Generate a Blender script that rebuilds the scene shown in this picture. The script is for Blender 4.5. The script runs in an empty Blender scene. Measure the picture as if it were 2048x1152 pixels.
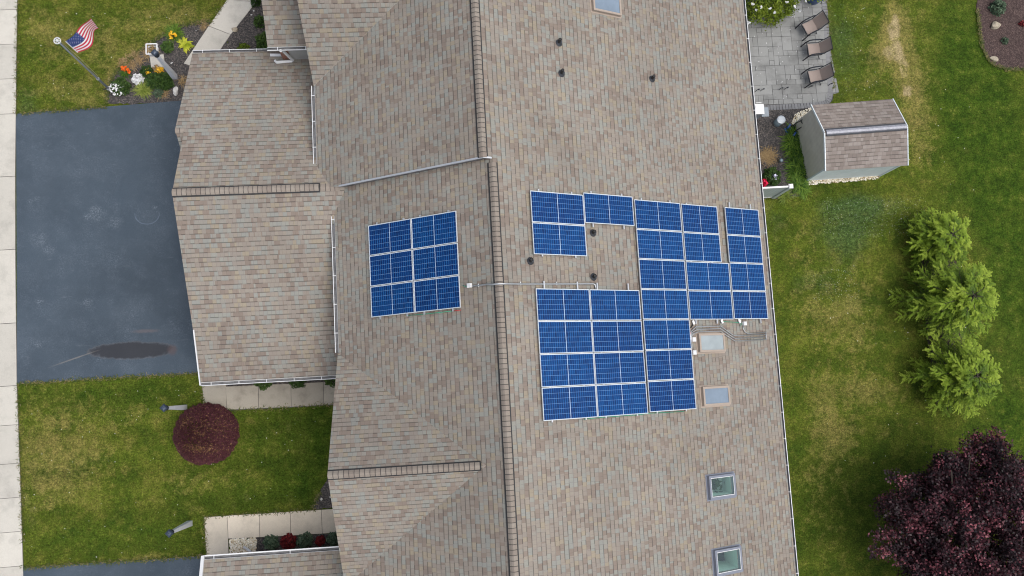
import bpy, bmesh, math, random
import numpy as np
from mathutils import Vector, Matrix
random.seed(7); RNG = np.random.default_rng(11)
SC = bpy.context.scene
COL = SC.collection
# ------------------------------------------------------------------ camera
F_PX = 1750.0; CZ = 33.45
ROT = Matrix(((0.9954643, 0.0447937, -0.0839302), (-0.0550055, 0.9908058, -0.1236051), (0.0776206, 0.1276611, 0.9887757)))
cam_d = bpy.data.cameras.new('camera'); cam = bpy.data.objects.new('camera', cam_d); COL.objects.link(cam)
cam.matrix_world = Matrix.Translation((0, 0, CZ)) @ ROT.to_4x4()
cam_d.sensor_width = 36; cam_d.lens = F_PX / 2048 * 36; cam_d.clip_end = 2000; cam_d.clip_start = .5
SC.camera = cam
# ------------------------------------------------------------------ world, sun, exposure
SUN_EL = math.radians(70); SUN_AZ = math.radians(115)      # azimuth clockwise from +Y
w = bpy.data.worlds.new('World'); SC.world = w; w.use_nodes = True
wn = w.node_tree.nodes; bg = wn['Background']
sky = wn.new('ShaderNodeTexSky'); sky.sky_type = 'NISHITA'; sky.sun_disc = False
sky.sun_elevation = SUN_EL; sky.sun_rotation = SUN_AZ; sky.dust_density = 6.0; sky.air_density = 1.0; sky.ozone_density = 1.0
hs = wn.new('ShaderNodeHueSaturation'); hs.inputs['Saturation'].default_value = .62     # thin high overcast
w.node_tree.links.new(sky.outputs[0], hs.inputs['Color']); w.node_tree.links.new(hs.outputs[0], bg.inputs[0]); bg.inputs[1].default_value = 0.15
sl = bpy.data.lights.new('sun', 'SUN'); sl.energy = 1.1; sl.angle = math.radians(55); sl.color = (1, .985, .94)
so = bpy.data.objects.new('sun', sl); COL.objects.link(so)
sd = Vector((math.sin(SUN_AZ) * math.cos(SUN_EL), math.cos(SUN_AZ) * math.cos(SUN_EL), math.sin(SUN_EL)))
so.rotation_euler = sd.to_track_quat('Z', 'Y').to_euler()
SC.view_settings.view_transform = 'Standard'; SC.view_settings.look = 'None'
SC.view_settings.exposure = 0.22; SC.view_settings.gamma = 1.0
SC.render.engine = 'CYCLES'; SC.cycles.filter_width = 1.1
# ------------------------------------------------------------------ helpers
def P(x, y, z=0.0):
    "world point at height z seen at photo pixel (x, y) of the surveyed photograph"
    d = ROT @ Vector(((x - 1024) / F_PX, -(y - 576) / F_PX, -1.0))
    t = (z - CZ) / d.z
    return Vector((d.x * t, d.y * t, z))
def tag(o, label=None, cat=None, group=None, kind=None):
    if label: o['label'] = label
    if cat: o['category'] = cat
    if group: o['group'] = group
    if kind: o['kind'] = kind
    return o
def empty(name, loc=(0, 0, 0), label=None, cat=None, group=None):
    o = bpy.data.objects.new(name, None); COL.objects.link(o); o.location = loc; o.empty_display_size = .2
    return tag(o, label, cat, group)
def mesh(name, V, Fc, mat, parent=None, uv=None, tone=None, mi=None, smooth=False, loc=None, tones=None):
    me = bpy.data.meshes.new(name); me.from_pydata([tuple(v) for v in V], [], [tuple(f) for f in Fc])
    mats = mat if isinstance(mat, (list, tuple)) else [mat]
    for m in mats: me.materials.append(m)
    if uv is not None:
        l = me.uv_layers.new(name='UVMap'); l.data.foreach_set('uv', np.asarray(uv, 'f').ravel())
    if tone is not None:
        a = me.attributes.new('tone', 'FLOAT', 'FACE'); a.data.foreach_set('value', np.asarray(tone, 'f'))
    if mi is not None: me.polygons.foreach_set('material_index', np.asarray(mi, 'i'))
    if smooth: me.polygons.foreach_set('use_smooth', [True] * len(Fc))
    me.update()
    o = bpy.data.objects.new(name, me); COL.objects.link(o)
    if parent: o.parent = parent
    if loc is not None: o.location = loc
    return o
def fast_quads(name, Q, mat, parent=None, tone=None):
    "Q: (n,4,3) array of quads"
    n = len(Q); me = bpy.data.meshes.new(name)
    me.vertices.add(n * 4); me.vertices.foreach_set('co', np.asarray(Q, 'f').ravel())
    me.loops.add(n * 4); me.loops.foreach_set('vertex_index', np.arange(n * 4, dtype='i'))
    me.polygons.add(n); me.polygons.foreach_set('loop_start', np.arange(n, dtype='i') * 4)
    me.update(calc_edges=True); me.validate()
    if tone is not None:
        a = me.attributes.new('tone', 'FLOAT', 'FACE'); a.data.foreach_set('value', np.asarray(tone, 'f'))
    me.materials.append(mat)
    o = bpy.data.objects.new(name, me); COL.objects.link(o)
    if parent: o.parent = parent
    return o
class MB:
    "collects shapes for one mesh"
    def __init__(s): s.V = []; s.F = []; s.I = []
    def add(s, V, F, i=0):
        b = len(s.V); s.V += [tuple(v) for v in V]; s.F += [tuple(k + b for k in f) for f in F]; s.I += [i] * len(F)
    def box(s, c, d, rz=0, i=0, M=None):
        x, y, z = [k / 2 for k in d]
        vs = [Vector((a * x, b * y, e * z)) for e in (-1, 1) for a, b in ((-1, -1), (1, -1), (1, 1), (-1, 1))]
        R = M if M is not None else Matrix.Rotation(rz, 3, 'Z')
        s.add([R @ v + Vector(c) for v in vs], [(3, 2, 1, 0), (4, 5, 6, 7), (0, 1, 5, 4), (1, 2, 6, 5), (2, 3, 7, 6), (3, 0, 4, 7)], i)
    def beam(s, a, b, w, h, up=(0, 0, 1), i=0, w2=None, h2=None):
        a = Vector(a); b = Vector(b); d = (b - a).normalized(); up = Vector(up)
        sx = d.cross(up)
        if sx.length < 1e-4: sx = d.cross(Vector((1, 0, 0)))
        sx.normalize(); u = sx.cross(d).normalized()
        w2 = w if w2 is None else w2; h2 = h if h2 is None else h2
        vs = []
        for p, ww, hh in ((a, w, h), (b, w2, h2)):
            vs += [p - sx * ww / 2 - u * hh / 2, p + sx * ww / 2 - u * hh / 2, p + sx * ww / 2 + u * hh / 2, p - sx * ww / 2 + u * hh / 2]
        s.add(vs, [(3, 2, 1, 0), (4, 5, 6, 7), (0, 1, 5, 4), (1, 2, 6, 5), (2, 3, 7, 6), (3, 0, 4, 7)], i)
    def tube(s, pts, r, n=8, i=0, cap=True):
        pts = [Vector(p) for p in pts]; m = len(pts); rs = r if isinstance(r, (list, tuple)) else [r] * m
        vs = []; ref = None
        for k, p in enumerate(pts):
            d = (pts[min(k + 1, m - 1)] - pts[max(k - 1, 0)]).normalized()
            if ref is None: ref = d.orthogonal().normalized()
            ref = (ref - d * ref.dot(d)).normalized(); q = d.cross(ref)
            for j in range(n):
                a = 2 * math.pi * j / n; vs.append(p + (ref * math.cos(a) + q * math.sin(a)) * rs[k])
        f = [(k * n + j, k * n + (j + 1) % n, (k + 1) * n + (j + 1) % n, (k + 1) * n + j) for k in range(m - 1) for j in range(n)]
        if cap: f += [tuple(range(n - 1, -1, -1)), tuple(range((m - 1) * n, m * n))]
        s.add(vs, f, i)
    def cyl(s, c, r, h, n=20, r2=None, i=0):
        c = Vector(c); s.tube([c, c + Vector((0, 0, h))], [r, r if r2 is None else r2], n, i)
    def lathe(s, c, prof, n=20, i=0):
        c = Vector(c); vs = []; 
        for r, z in prof:
            for j in range(n):
                a = 2 * math.pi * j / n; vs.append(c + Vector((r * math.cos(a), r * math.sin(a), z)))
        m = len(prof)
        f = [(k * n + j, k * n + (j + 1) % n, (k + 1) * n + (j + 1) % n, (k + 1) * n + j) for k in range(m - 1) for j in range(n)]
        f += [tuple(range(n - 1, -1, -1)), tuple(range((m - 1) * n, m * n))]
        s.add(vs, f, i)
    def build(s, name, mat, parent=None, smooth=False, loc=None):
        mats = mat if isinstance(mat, (list, tuple)) else [mat]
        return mesh(name, s.V, s.F, mats, parent, mi=s.I if len(mats) > 1 else None, smooth=smooth, loc=loc)
def poly_sheet(name, pts, z, mat, thick=0.0, parent=None):
    "flat polygon (xy list) with top at z and thickness below"
    n = len(pts); V = [(p[0], p[1], z) for p in pts]; Fc = [tuple(range(n))]
    area = sum(pts[i][0] * pts[(i + 1) % n][1] - pts[(i + 1) % n][0] * pts[i][1] for i in range(n))
    if area < 0: Fc = [tuple(reversed(range(n)))]
    if thick:
        V += [(p[0], p[1], z - thick) for p in pts]
        for i in range(n):
            j = (i + 1) % n; Fc.append((i, n + i, n + j, j) if area > 0 else (j, n + j, n + i, i))
    return mesh(name, V, Fc, mat, parent)
# ------------------------------------------------------------------ materials
class NT:
    def __init__(s, name):
        s.m = bpy.data.materials.new(name); s.m.use_nodes = True; s.t = s.m.node_tree; s.n = s.t.nodes; s.b = s.n['Principled BSDF']
    def L(s, a, b): s.t.links.new(a, b)
    def node(s, typ, **k):
        o = s.n.new('ShaderNode' + typ)
        for a, v in k.items(): setattr(o, a, v)
        return o
    def sin(s, inp, v):
        if hasattr(v, 'is_linked') or isinstance(v, bpy.types.NodeSocket): s.L(v, inp)
        else: inp.default_value = v
    def math(s, op, a, b=None, c=None, clamp=False):
        o = s.node('Math', operation=op, use_clamp=clamp); s.sin(o.inputs[0], a)
        if b is not None: s.sin(o.inputs[1], b)
        if c is not None: s.sin(o.inputs[2], c)
        return o.outputs[0]
    def mix(s, f, a, b, mode='MIX'):
        o = s.node('Mix', data_type='RGBA', blend_type=mode)
        s.sin(o.inputs[0], f); s.sin(o.inputs[6], a if not isinstance(a, tuple) else a + (1,) * (4 - len(a))); s.sin(o.inputs[7], b if not isinstance(b, tuple) else b + (1,) * (4 - len(b)))
        return o.outputs[2]
    def ramp(s, f, stops, interp='LINEAR'):
        o = s.node('ValToRGB'); r = o.color_ramp; r.interpolation = interp
        while len(r.elements) < len(stops): r.elements.new(.5)
        for e, (p, c) in zip(r.elements, stops):
            e.position = p; e.color = (c, c, c, 1) if isinstance(c, (int, float)) else tuple(c) + (1,)
        s.L(f, o.inputs[0]); return o.outputs[0]
    def noise(s, scale, detail=4, rough=.6, vec=None, dist=0, out=0):
        o = s.node('TexNoise'); o.inputs['Scale'].default_value = scale; o.inputs['Detail'].default_value = detail
        o.inputs['Roughness'].default_value = rough; o.inputs['Distortion'].default_value = dist
        s.L(vec if vec is not None else s.obj(), o.inputs['Vector']); return o.outputs[out]
    def obj(s):
        if not hasattr(s, '_o'): s._o = s.node('TexCoord')
        return s._o.outputs['Object']
    def pos(s):
        if not hasattr(s, '_g'): s._g = s.node('NewGeometry')
        return s._g.outputs['Position']
    def mapping(s, vec, scale=(1, 1, 1), rot=(0, 0, 0), loc=(0, 0, 0)):
        o = s.node('Mapping'); s.L(vec, o.inputs[0]); o.inputs['Scale'].default_value = scale; o.inputs['Rotation'].default_value = rot; o.inputs['Location'].default_value = loc
        return o.outputs[0]
    def bump(s, h, strength=.3, dist=.01):
        o = s.node('Bump'); o.inputs['Strength'].default_value = strength; o.inputs['Distance'].default_value = dist
        s.L(h, o.inputs['Height']); s.L(o.outputs[0], s.b.inputs['Normal'])
    def attr(s, name):
        o = s.node('Attribute'); o.attribute_name = name; return o
    def color(s, c): s.sin(s.b.inputs['Base Color'], c if not isinstance(c, tuple) else c + (1,) * (4 - len(c)))
    def rough(s, r): s.sin(s.b.inputs['Roughness'], r)
def simple(name, c, rough=.6, metal=0, var=.12, scale=6, spec=.5):
    n = NT(name); v = n.noise(scale, 5, .65)
    k = n.ramp(v, [(.3, 1 - var), (.7, 1 + var)])
    n.color(n.mix(1.0, tuple(c), k, 'MULTIPLY')); n.rough(rough); n.b.inputs['Metallic'].default_value = metal
    n.b.inputs['Specular IOR Level'].default_value = spec
    return n.m
def shingle_mat(name, cols, row=.158, wa=.135, wb=.205, dark=.46, contrast=1.0):
    n = NT(name); uvn = n.node('UVMap'); uvn.uv_map = 'UVMap'
    sp = n.node('SeparateXYZ'); n.L(uvn.outputs[0], sp.inputs[0]); u, v = sp.outputs[0], sp.outputs[1]
    # slight waviness of the laid courses
    wv = n.noise(.6, 2, .5, uvn.outputs[0]); v = n.math('ADD', v, n.math('MULTIPLY', n.math('SUBTRACT', wv, .5), .03))
    vr = n.math('DIVIDE', v, row); r = n.math('FLOOR', vr); fv = n.math('FRACT', vr)
    def wn(a, b, seed):
        c = n.node('CombineXYZ'); n.sin(c.inputs[0], a); n.sin(c.inputs[1], b); c.inputs[2].default_value = seed
        o = n.node('TexWhiteNoise'); n.L(c.outputs[0], o.inputs[0]); return o.outputs[0]
    rh = wn(r, 0.0, 3.7)
    ua = n.math('ADD', n.math('DIVIDE', u, wa), n.math('MULTIPLY', rh, 17.3)); ca = n.math('FLOOR', ua)
    ub = n.math('ADD', n.math('DIVIDE', u, wb), n.math('MULTIPLY', rh, 9.1)); cb = n.math('FLOOR', ub)
    big = n.math('LESS_THAN', wn(cb, r, 8.1), .42)
    na, nb = wn(ca, r, 1.3), wn(cb, r, 2.9)
    val = n.math('ADD', n.math('MULTIPLY', na, n.math('SUBTRACT', 1.0, big)), n.math('MULTIPLY', nb, big))
    c = n.ramp(val, [(i / len(cols), k) for i, k in enumerate(cols)], 'CONSTANT')
    g = n.noise(70, 3, .8, uvn.outputs[0]); c = n.mix(1.0, c, n.ramp(g, [(.3, .84), (.7, 1.16)]), 'MULTIPLY')
    st = n.noise(.35, 5, .62, uvn.outputs[0]); c = n.mix(1.0, c, n.ramp(st, [(.3, .88), (.7, 1.08)]), 'MULTIPLY')
    # printed band plus painted shade at each course's butt edge, stronger on raised tabs
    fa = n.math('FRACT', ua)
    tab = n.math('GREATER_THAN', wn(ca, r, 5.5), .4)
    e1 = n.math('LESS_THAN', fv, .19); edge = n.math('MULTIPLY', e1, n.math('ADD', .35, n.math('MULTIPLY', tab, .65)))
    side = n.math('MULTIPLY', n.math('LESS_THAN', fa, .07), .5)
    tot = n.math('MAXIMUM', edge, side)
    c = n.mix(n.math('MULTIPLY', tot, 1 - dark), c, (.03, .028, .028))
    n.color(c); n.rough(.93); n.b.inputs['Specular IOR Level'].default_value = .25
    hgt = n.math('ADD', n.math('MULTIPLY', n.math('SUBTRACT', 1.0, fv), .8), n.math('MULTIPLY', tab, .5))
    n.bump(n.math('ADD', hgt, n.math('MULTIPLY', g, .5)), .55, .012)
    return n.m
SH = [(0.243, 0.218, 0.189), (0.243, 0.244, 0.22), (0.263, 0.23, 0.178), (0.211, 0.175, 0.149), (0.235, 0.21, 0.185), (0.232, 0.237, 0.219), (0.254, 0.226, 0.192), (0.199, 0.166, 0.143), (0.24, 0.228, 0.203), (0.235, 0.207, 0.18)]
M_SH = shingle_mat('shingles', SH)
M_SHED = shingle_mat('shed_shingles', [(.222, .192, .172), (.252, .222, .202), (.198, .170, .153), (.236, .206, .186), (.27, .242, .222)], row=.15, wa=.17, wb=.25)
M_CAP = None
def cap_mat():
    n = NT('ridge_cap_shingle'); a = n.attr('tone').outputs['Fac']
    c = n.ramp(a, [(0, (.225, .195, .168)), (.4, (.250, .218, .188)), (.7, (.262, .236, .205)), (1, (.215, .183, .158))])
    g = n.noise(60, 3, .8, n.pos()); c = n.mix(1.0, c, n.ramp(g, [(.3, .86), (.7, 1.14)]), 'MULTIPLY')
    n.color(c); n.rough(.93); n.b.inputs['Specular IOR Level'].default_value = .25; n.bump(g, .3, .004); return n.m
M_CAP = cap_mat()
M_BLACK = simple('black_vent', (.018, .019, .021), .7)
M_WHITE = simple('white_metal', (.60, .62, .64), .4, 0, .05, 3)
M_FASCIA = simple('fascia_paint', (.50, .49, .46), .55, 0, .08, 3)
M_GUTIN = simple('gutter_grime_step_shade', (.15, .155, .165), .8, 0, .4, 5)
M_ALU = simple('aluminium', (.55, .57, .60), .35, .6, .06)
M_STEEL = simple('galvanised', (.42, .44, .46), .4, .7, .1, 20)
M_FRAME = simple('panel_frame', (.62, .66, .70), .35, .2, .04)
M_BACK = simple('panel_backsheet', (.50, .58, .68), .3, 0, .03)
M_TANFR = simple('skylight_tan', (.34, .285, .24), .5, .1, .07)
M_GREYFR = simple('skylight_grey', (.20, .22, .27), .4, .3, .07)
M_PVC = simple('vinyl_white', (.72, .73, .74), .35, 0, .04, 2)
M_LAMP = simple('lamp_slate', (.05, .07, .105), .45, .3, .15)
M_POST = simple('lamp_post_white', (.62, .66, .72), .5, 0, .08)
M_DARKM = simple('dark_metal', (.022, .026, .034), .4, .5, .15)
M_SLING = simple('sling_fabric', (.27, .222, .20), .85, 0, .07, 30)
M_ROCKW = simple('white_rock', (.55, .55, .53), .85, 0, .3, 9)
M_ROCK = simple('tan_rock', (.34, .30, .23), .9, 0, .3, 9)
M_GREEN = simple('green_plastic', (.02, .12, .07), .5)
M_BLUEP = simple('blue_plastic', (.012, .07, .24), .4)
M_BARK = simple('bark', (.050, .042, .032), .9, 0, .35, 12)
M_SLATE = simple('box_grey', (.20, .235, .27), .5)
M_CAN = simple('can_grey', (.25, .33, .38), .5, .3, .15)
M_WIREG = simple('green_wire', (.03, .28, .17), .5)
M_WIRER = simple('red_wire', (.45, .03, .03), .5)
def cell_mat():
    n = NT('solar_cells'); uvn = n.node('UVMap'); uvn.uv_map = 'UVMap'
    sp = n.node('SeparateXYZ'); n.L(uvn.outputs[0], sp.inputs[0]); u, v = sp.outputs[0], sp.outputs[1]
    def wn(a, b, c):
        k = n.node('CombineXYZ'); n.sin(k.inputs[0], a); n.sin(k.inputs[1], b); n.sin(k.inputs[2], c)
        o = n.node('TexWhiteNoise'); n.L(k.outputs[0], o.inputs[0]); return o.outputs[0]
    oi = n.node('ObjectInfo').outputs['Random']
    cellr = wn(n.math('FLOOR', u), n.math('FLOOR', v), n.math('MULTIPLY', oi, 50))
    c = n.ramp(cellr, [(0, (.0005, .016, .085)), (.5, (.0005, .032, .135)), (1, (.001, .025, .120))])
    c = n.mix(1.0, c, n.ramp(oi, [(0, (.80, .80, .90)), (.5, (1, 1.02, 1)), (1, (1.1, 1.25, 1.18))]), 'MULTIPLY')
    gr = n.noise(14, 3, .7); c = n.mix(1.0, c, n.ramp(gr, [(.3, .85), (.7, 1.15)]), 'MULTIPLY')
    lu = n.math('GREATER_THAN', n.math('ABSOLUTE', n.math('SUBTRACT', n.math('FRACT', u), .5)), .455)
    lv = n.math('GREATER_THAN', n.math('ABSOLUTE', n.math('SUBTRACT', n.math('FRACT', v), .5)), .475)
    # fine busbars crossing each half cell
    c = n.mix(n.math('MULTIPLY', lu, .70), c, (.05, .28, .70)); c = n.mix(n.math('MULTIPLY', lv, .62), c, (.24, .42, .70))
    n.color(c); n.rough(.30); n.b.inputs['Specular IOR Level'].default_value = .2
    return n.m
M_CELL = cell_mat()
def siding_mat(name, c, step=.11, axis=2):
    n = NT(name); sp = n.node('SeparateXYZ'); n.L(n.pos(), sp.inputs[0])
    f = n.math('FRACT', n.math('DIVIDE', sp.outputs[axis], step))
    k = n.noise(2.5, 4, .6, n.pos()); col = n.mix(1.0, tuple(c), n.ramp(k, [(.3, .92), (.7, 1.07)]), 'MULTIPLY')
    col = n.mix(n.math('MULTIPLY', n.math('LESS_THAN', f, .09), .35), col, (.10, .10, .10))
    n.color(col); n.rough(.55); n.bump(f, .35, .012); return n.m
M_SIDE = siding_mat('siding_shade_tone', (.64, .62, .55)); M_SIDE_LIT = siding_mat('siding_lit_tone', (.72, .80, .84))  # one vinyl siding; shade on gable ends and sky light on sides painted in
M_WALLG = siding_mat('siding_grey', (.42, .43, .42)); M_FENCE = siding_mat('fence_vinyl', (.40, .46, .47), .15, 0)
def brick_mat():
    n = NT('brick'); o = n.node('TexBrick'); sp = n.node('SeparateXYZ'); n.L(n.pos(), sp.inputs[0])
    c = n.node('CombineXYZ'); n.L(n.math('ADD', sp.outputs[0], sp.outputs[1]), c.inputs[0]); n.L(sp.outputs[2], c.inputs[1]); n.L(c.outputs[0], o.inputs[0])
    o.inputs['Color1'].default_value = (.30, .10, .05, 1); o.inputs['Color2'].default_value = (.20, .065, .04, 1); o.inputs['Mortar'].default_value = (.34, .29, .24, 1)
    o.inputs['Scale'].default_value = 1; o.inputs['Brick Width'].default_value = .21; o.inputs['Row Height'].default_value = .075; o.inputs['Mortar Size'].default_value = .008
    n.color(o.outputs[0]); n.rough(.9); n.bump(o.outputs[1], -.4, .01); return n.m
M_BRICK = brick_mat()
def concrete_mat(name, c, dirt=.22, tile=None):
    n = NT(name); a = n.noise(1.3, 8, .7, n.pos()); b = n.noise(45, 4, .75, n.pos())
    col = n.mix(1.0, tuple(c), n.ramp(a, [(.3, 1 - dirt), (.5, 1), (.72, 1.06)]), 'MULTIPLY')
    col = n.mix(1.0, col, n.ramp(b, [(.3, .88), (.65, 1.08)]), 'MULTIPLY')
    s2 = n.noise(5, 6, .75, n.pos()); col = n.mix(n.ramp(s2, [(.58, 0), (.75, .35)]), col, tuple(k * .55 for k in c))
    t = n.attr('tone').outputs['Fac']; col = n.mix(1.0, col, n.ramp(t, [(0, .90), (1, 1.10)]), 'MULTIPLY')
    n.color(col); n.rough(.88); n.bump(b, .25, .004); return n.m
M_CONC = concrete_mat('concrete', (.48, .465, .42)); M_CONCD = concrete_mat('concrete_weathered', (.30, .28, .235), .38); M_CONCN = concrete_mat('concrete_new', (.60, .545, .45))
M_PATIO = concrete_mat('stamped_concrete', (.225, .232, .230), .34); M_PAVER = concrete_mat('paver_border', (.185, .19, .20), .3)
M_JOINT = simple('joint_dark', (.075, .072, .075), .95, 0, .2)
def asphalt_mat():
    n = NT('asphalt'); p = n.pos()
    a = n.noise(.45, 6, .65, p); f = n.noise(60, 3, .8, p)
    c = n.ramp(a, [(.3, (.043, .062, .084)), (.55, (.051, .071, .094)), (.75, (.064, .086, .112))])
    c = n.mix(1.0, c, n.ramp(f, [(.3, .80), (.5, 1), (.7, 1.16)]), 'MULTIPLY')
    # scuffed pale streaks
    m = n.mapping(p, (.8, 2.6, 1), (0, 0, .15)); s = n.noise(1.7, 9, .78, m)
    c = n.mix(n.ramp(s, [(.60, 0), (.78, .38)]), c, (.24, .27, .31))
    tr = n.noise(2.2, 10, .85, n.mapping(p, (1, 1, 1), (0, 0, 0), (5, 3, 0))); c = n.mix(n.ramp(tr, [(.66, 0), (.74, .5)]), c, (.26, .29, .33))
    fleck = n.ramp(n.noise(22, 5, .8, p), [(.46, 0), (.60, 1)]); bro = n.noise(.22, 4, .6, p)
    c = n.mix(1.0, c, n.ramp(bro, [(.35, .88), (.65, 1.12)]), 'MULTIPLY'); c = n.mix(n.math('MULTIPLY', n.ramp(n.noise(1.1, 6, .75, p), [(.45, 0), (.7, .55)]), fleck), c, (.13, .16, .20))
    gk = n.noise(150, 2, .8, p); c = n.mix(1.0, c, n.ramp(gk, [(.4, .72), (.6, 1.3)]), 'MULTIPLY')
    sp = n.node('SeparateXYZ'); n.L(p, sp.inputs[0]); X, Y = sp.outputs[0], sp.outputs[1]
    def ell(cx, cy, rx, ry, rot=0, wob=.35, sc=3):
        dx = n.math('SUBTRACT', X, cx); dy = n.math('SUBTRACT', Y, cy); ca, sa = math.cos(rot), math.sin(rot)
        ex = n.math('DIVIDE', n.math('ADD', n.math('MULTIPLY', dx, ca), n.math('MULTIPLY', dy, sa)), rx)
        ey = n.math('DIVIDE', n.math('SUBTRACT', n.math('MULTIPLY', dy, ca), n.math('MULTIPLY', dx, sa)), ry)
        d = n.math('SQRT', n.math('ADD', n.math('MULTIPLY', ex, ex), n.math('MULTIPLY', ey, ey)))
        return n.math('ADD', d, n.math('MULTIPLY', n.math('SUBTRACT', n.noise(sc, 6, .7, p), .5), wob))
    q = P(265, 701); d = ell(q.x, q.y, 1.60, .33, -.02, .62, 4.5)
    c = n.mix(n.ramp(d, [(.90, .3), (1.0, .45), (1.14, 0)]), c, (.11, .105, .11)); c = n.mix(n.ramp(d, [(.80, .82), (1.0, 0)]), c, (.022, .024, .030))
    q = P(345, 700); d = ell(q.x, q.y, .22, .25); c = n.mix(n.ramp(d, [(.5, .6), (1.1, 0)]), c, (.085, .065, .07))
    q = P(292, 662); d = ell(q.x, q.y, .62, .09, .0, 1.4, 6); c = n.mix(n.ramp(d, [(.4, .3), (1.1, 0)]), c, (.17, .13, .125))
    q = P(150, 717); d = ell(q.x, q.y, 1.05, .035, .30, .8, 5); c = n.mix(n.ramp(d, [(.3, .4), (1.2, 0)]), c, (.24, .22, .20))
    q = P(295, 428); d = ell(q.x, q.y, .48, .42, 0, .12, 2)
    rg = n.math('MULTIPLY', n.ramp(d, [(.86, 0), (.96, 1), (1.1, 0)]), n.ramp(n.math('SUBTRACT', q.y + .1, Y), [(0, 0), (.25, .6)]))
    c = n.mix(rg, c, (.13, .17, .23))
    for (x, y, r) in ((194, 430, .45), (230, 445, .38), (76, 398, .17), (62, 402, .12), (80, 480, .4), (100, 500, .35), (80, 602, .2), (176, 606, .25), (78, 690, .2), (310, 415, .15), (192, 418, .25), (175, 432, .18)):
        q = P(x, y); d = ell(q.x, q.y, r, r * .8, 0, 1.3, 9); c = n.mix(n.math('MULTIPLY', n.ramp(d, [(.2, .32), (1.0, 0)]), fleck), c, (.24, .28, .33))
    n.color(c); n.rough(n.ramp(n.noise(1, 4, .6, p), [(.3, .78), (.7, .9)])); n.b.inputs['Specular IOR Level'].default_value = .3; n.bump(f, .35, .004); return n.m
M_ASPH = asphalt_mat()
def mulch_mat(name, a, b, c2, speck=.5):
    n = NT(name); p = n.pos(); v = n.node('TexVoronoi'); v.inputs['Scale'].default_value = 26; v.inputs['Randomness'].default_value = 1
    n.L(n.mapping(p, (1, 1.0, 1)), v.inputs['Vector']); sp = n.node('SeparateColor'); n.L(v.outputs['Color'], sp.inputs[0])
    c = n.ramp(sp.outputs[0], [(0, a), (.55, b), (.9, c2), (1, c2)])
    k = n.noise(2, 5, .7, p); c = n.mix(1.0, c, n.ramp(k, [(.3, .8), (.7, 1.2)]), 'MULTIPLY')
    n.color(c); n.rough(.95); n.bump(n.math('ADD', v.outputs['Distance'], n.noise(60, 3, .7, p)), .8, .03); return n.m
M_MULCH = mulch_mat('mulch_grey', (.035, .033, .034), (.062, .058, .058), (.13, .115, .105))
M_MULCHB = mulch_mat('mulch_brown', (.040, .024, .022), (.060, .038, .036), (.10, .068, .06))
M_SOIL = mulch_mat('soil_brown', (.030, .028, .014), (.050, .046, .022), (.085, .075, .04))  # dark greenish brown dirt under the evergreens
M_GRAVEL = mulch_mat('gravel_tan', (.16, .12, .06), (.33, .27, .17), (.5, .45, .36))
# lawn, with dryness and clover painted by patch position
def lawn_mat():
    n = NT('lawn_grass'); p = n.pos()
    a = n.attr('patch'); sp = n.node('SeparateColor'); n.L(a.outputs['Color'], sp.inputs[0]); dry, clov, deep = sp.outputs[0], sp.outputs[1], sp.outputs[2]
    n1 = n.noise(.9, 9, .72, p); n2 = n.noise(7, 6, .75, p); n3 = n.noise(38, 4, .8, p); n4 = n.noise(2.6, 7, .7, n.mapping(p, (1, 1, 1), (0, 0, 0), (9, 4, 2)))
    c = n.ramp(n1, [(.36, (.034, .062, .007)), (.5, (.062, .090, .010)), (.64, (.105, .122, .020))])
    c = n.mix(n.ramp(n4, [(.48, 0), (.62, .5)]), c, (.120, .122, .024))
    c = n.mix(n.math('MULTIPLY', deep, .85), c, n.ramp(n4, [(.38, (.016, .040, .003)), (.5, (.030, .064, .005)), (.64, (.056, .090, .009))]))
    cm = n.ramp(n.math('ADD', clov, n.math('MULTIPLY', n.math('SUBTRACT', n4, .5), 1.6)), [(.30, 0), (.9, .75)]); c = n.mix(cm, c, n.ramp(n2, [(.4, (.024, .056, .018)), (.6, (.056, .098, .036))]))
    dd = n.math('ADD', n.math('ADD', dry, n.math('MULTIPLY', n.math('SUBTRACT', n4, .5), 1.9)), n.math('MULTIPLY', n.math('SUBTRACT', n2, .5), .9))
    dm = n.math('ADD', n.ramp(dd, [(.20, 0), (.95, .85)]), n.ramp(n1, [(.60, 0), (.72, .3)]), clamp=True)
    c = n.mix(dm, c, n.ramp(n3, [(.38, (.135, .115, .034)), (.62, (.240, .205, .078))]))
    bare = n.ramp(n.math('ADD', dry, n.math('MULTIPLY', n.math('SUBTRACT', n4, .5), .5)), [(.86, 0), (1.0, .9)]); c = n.mix(bare, c, (.33, .27, .17))
    c = n.mix(1.0, c, n.ramp(n3, [(.36, .50), (.5, 1), (.64, 1.55)]), 'MULTIPLY')
    c = n.mix(1.0, c, n.ramp(n2, [(.36, .70), (.5, 1), (.64, 1.32)]), 'MULTIPLY')
    nf = n.noise(16, 5, .8, p); c = n.mix(1.0, c, n.ramp(nf, [(.38, .60), (.5, 1), (.62, 1.48)]), 'MULTIPLY')
    # mower stripes
    s = n.node('SeparateXYZ'); n.L(p, s.inputs[0])
    st = n.math('SINE', n.math('ADD', n.math('MULTIPLY', s.outputs[1], 4.6), n.math('MULTIPLY', n.noise(.3, 2, .5, p), 2.5)))
    c = n.mix(1.0, c, n.ramp(n.math('MULTIPLY_ADD', st, .5, .5), [(0, .93), (1, 1.06)]), 'MULTIPLY')
    c = n.mix(1.0, c, (1.13, 1.12, .98), 'MULTIPLY')
    n.color(c); n.rough(.95); n.b.inputs['Specular IOR Level'].default_value = .15
    n.bump(n.math('ADD', n3, n.math('MULTIPLY', n2, 1.2)), .9, .05); return n.m
M_LAWN = lawn_mat()
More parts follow.
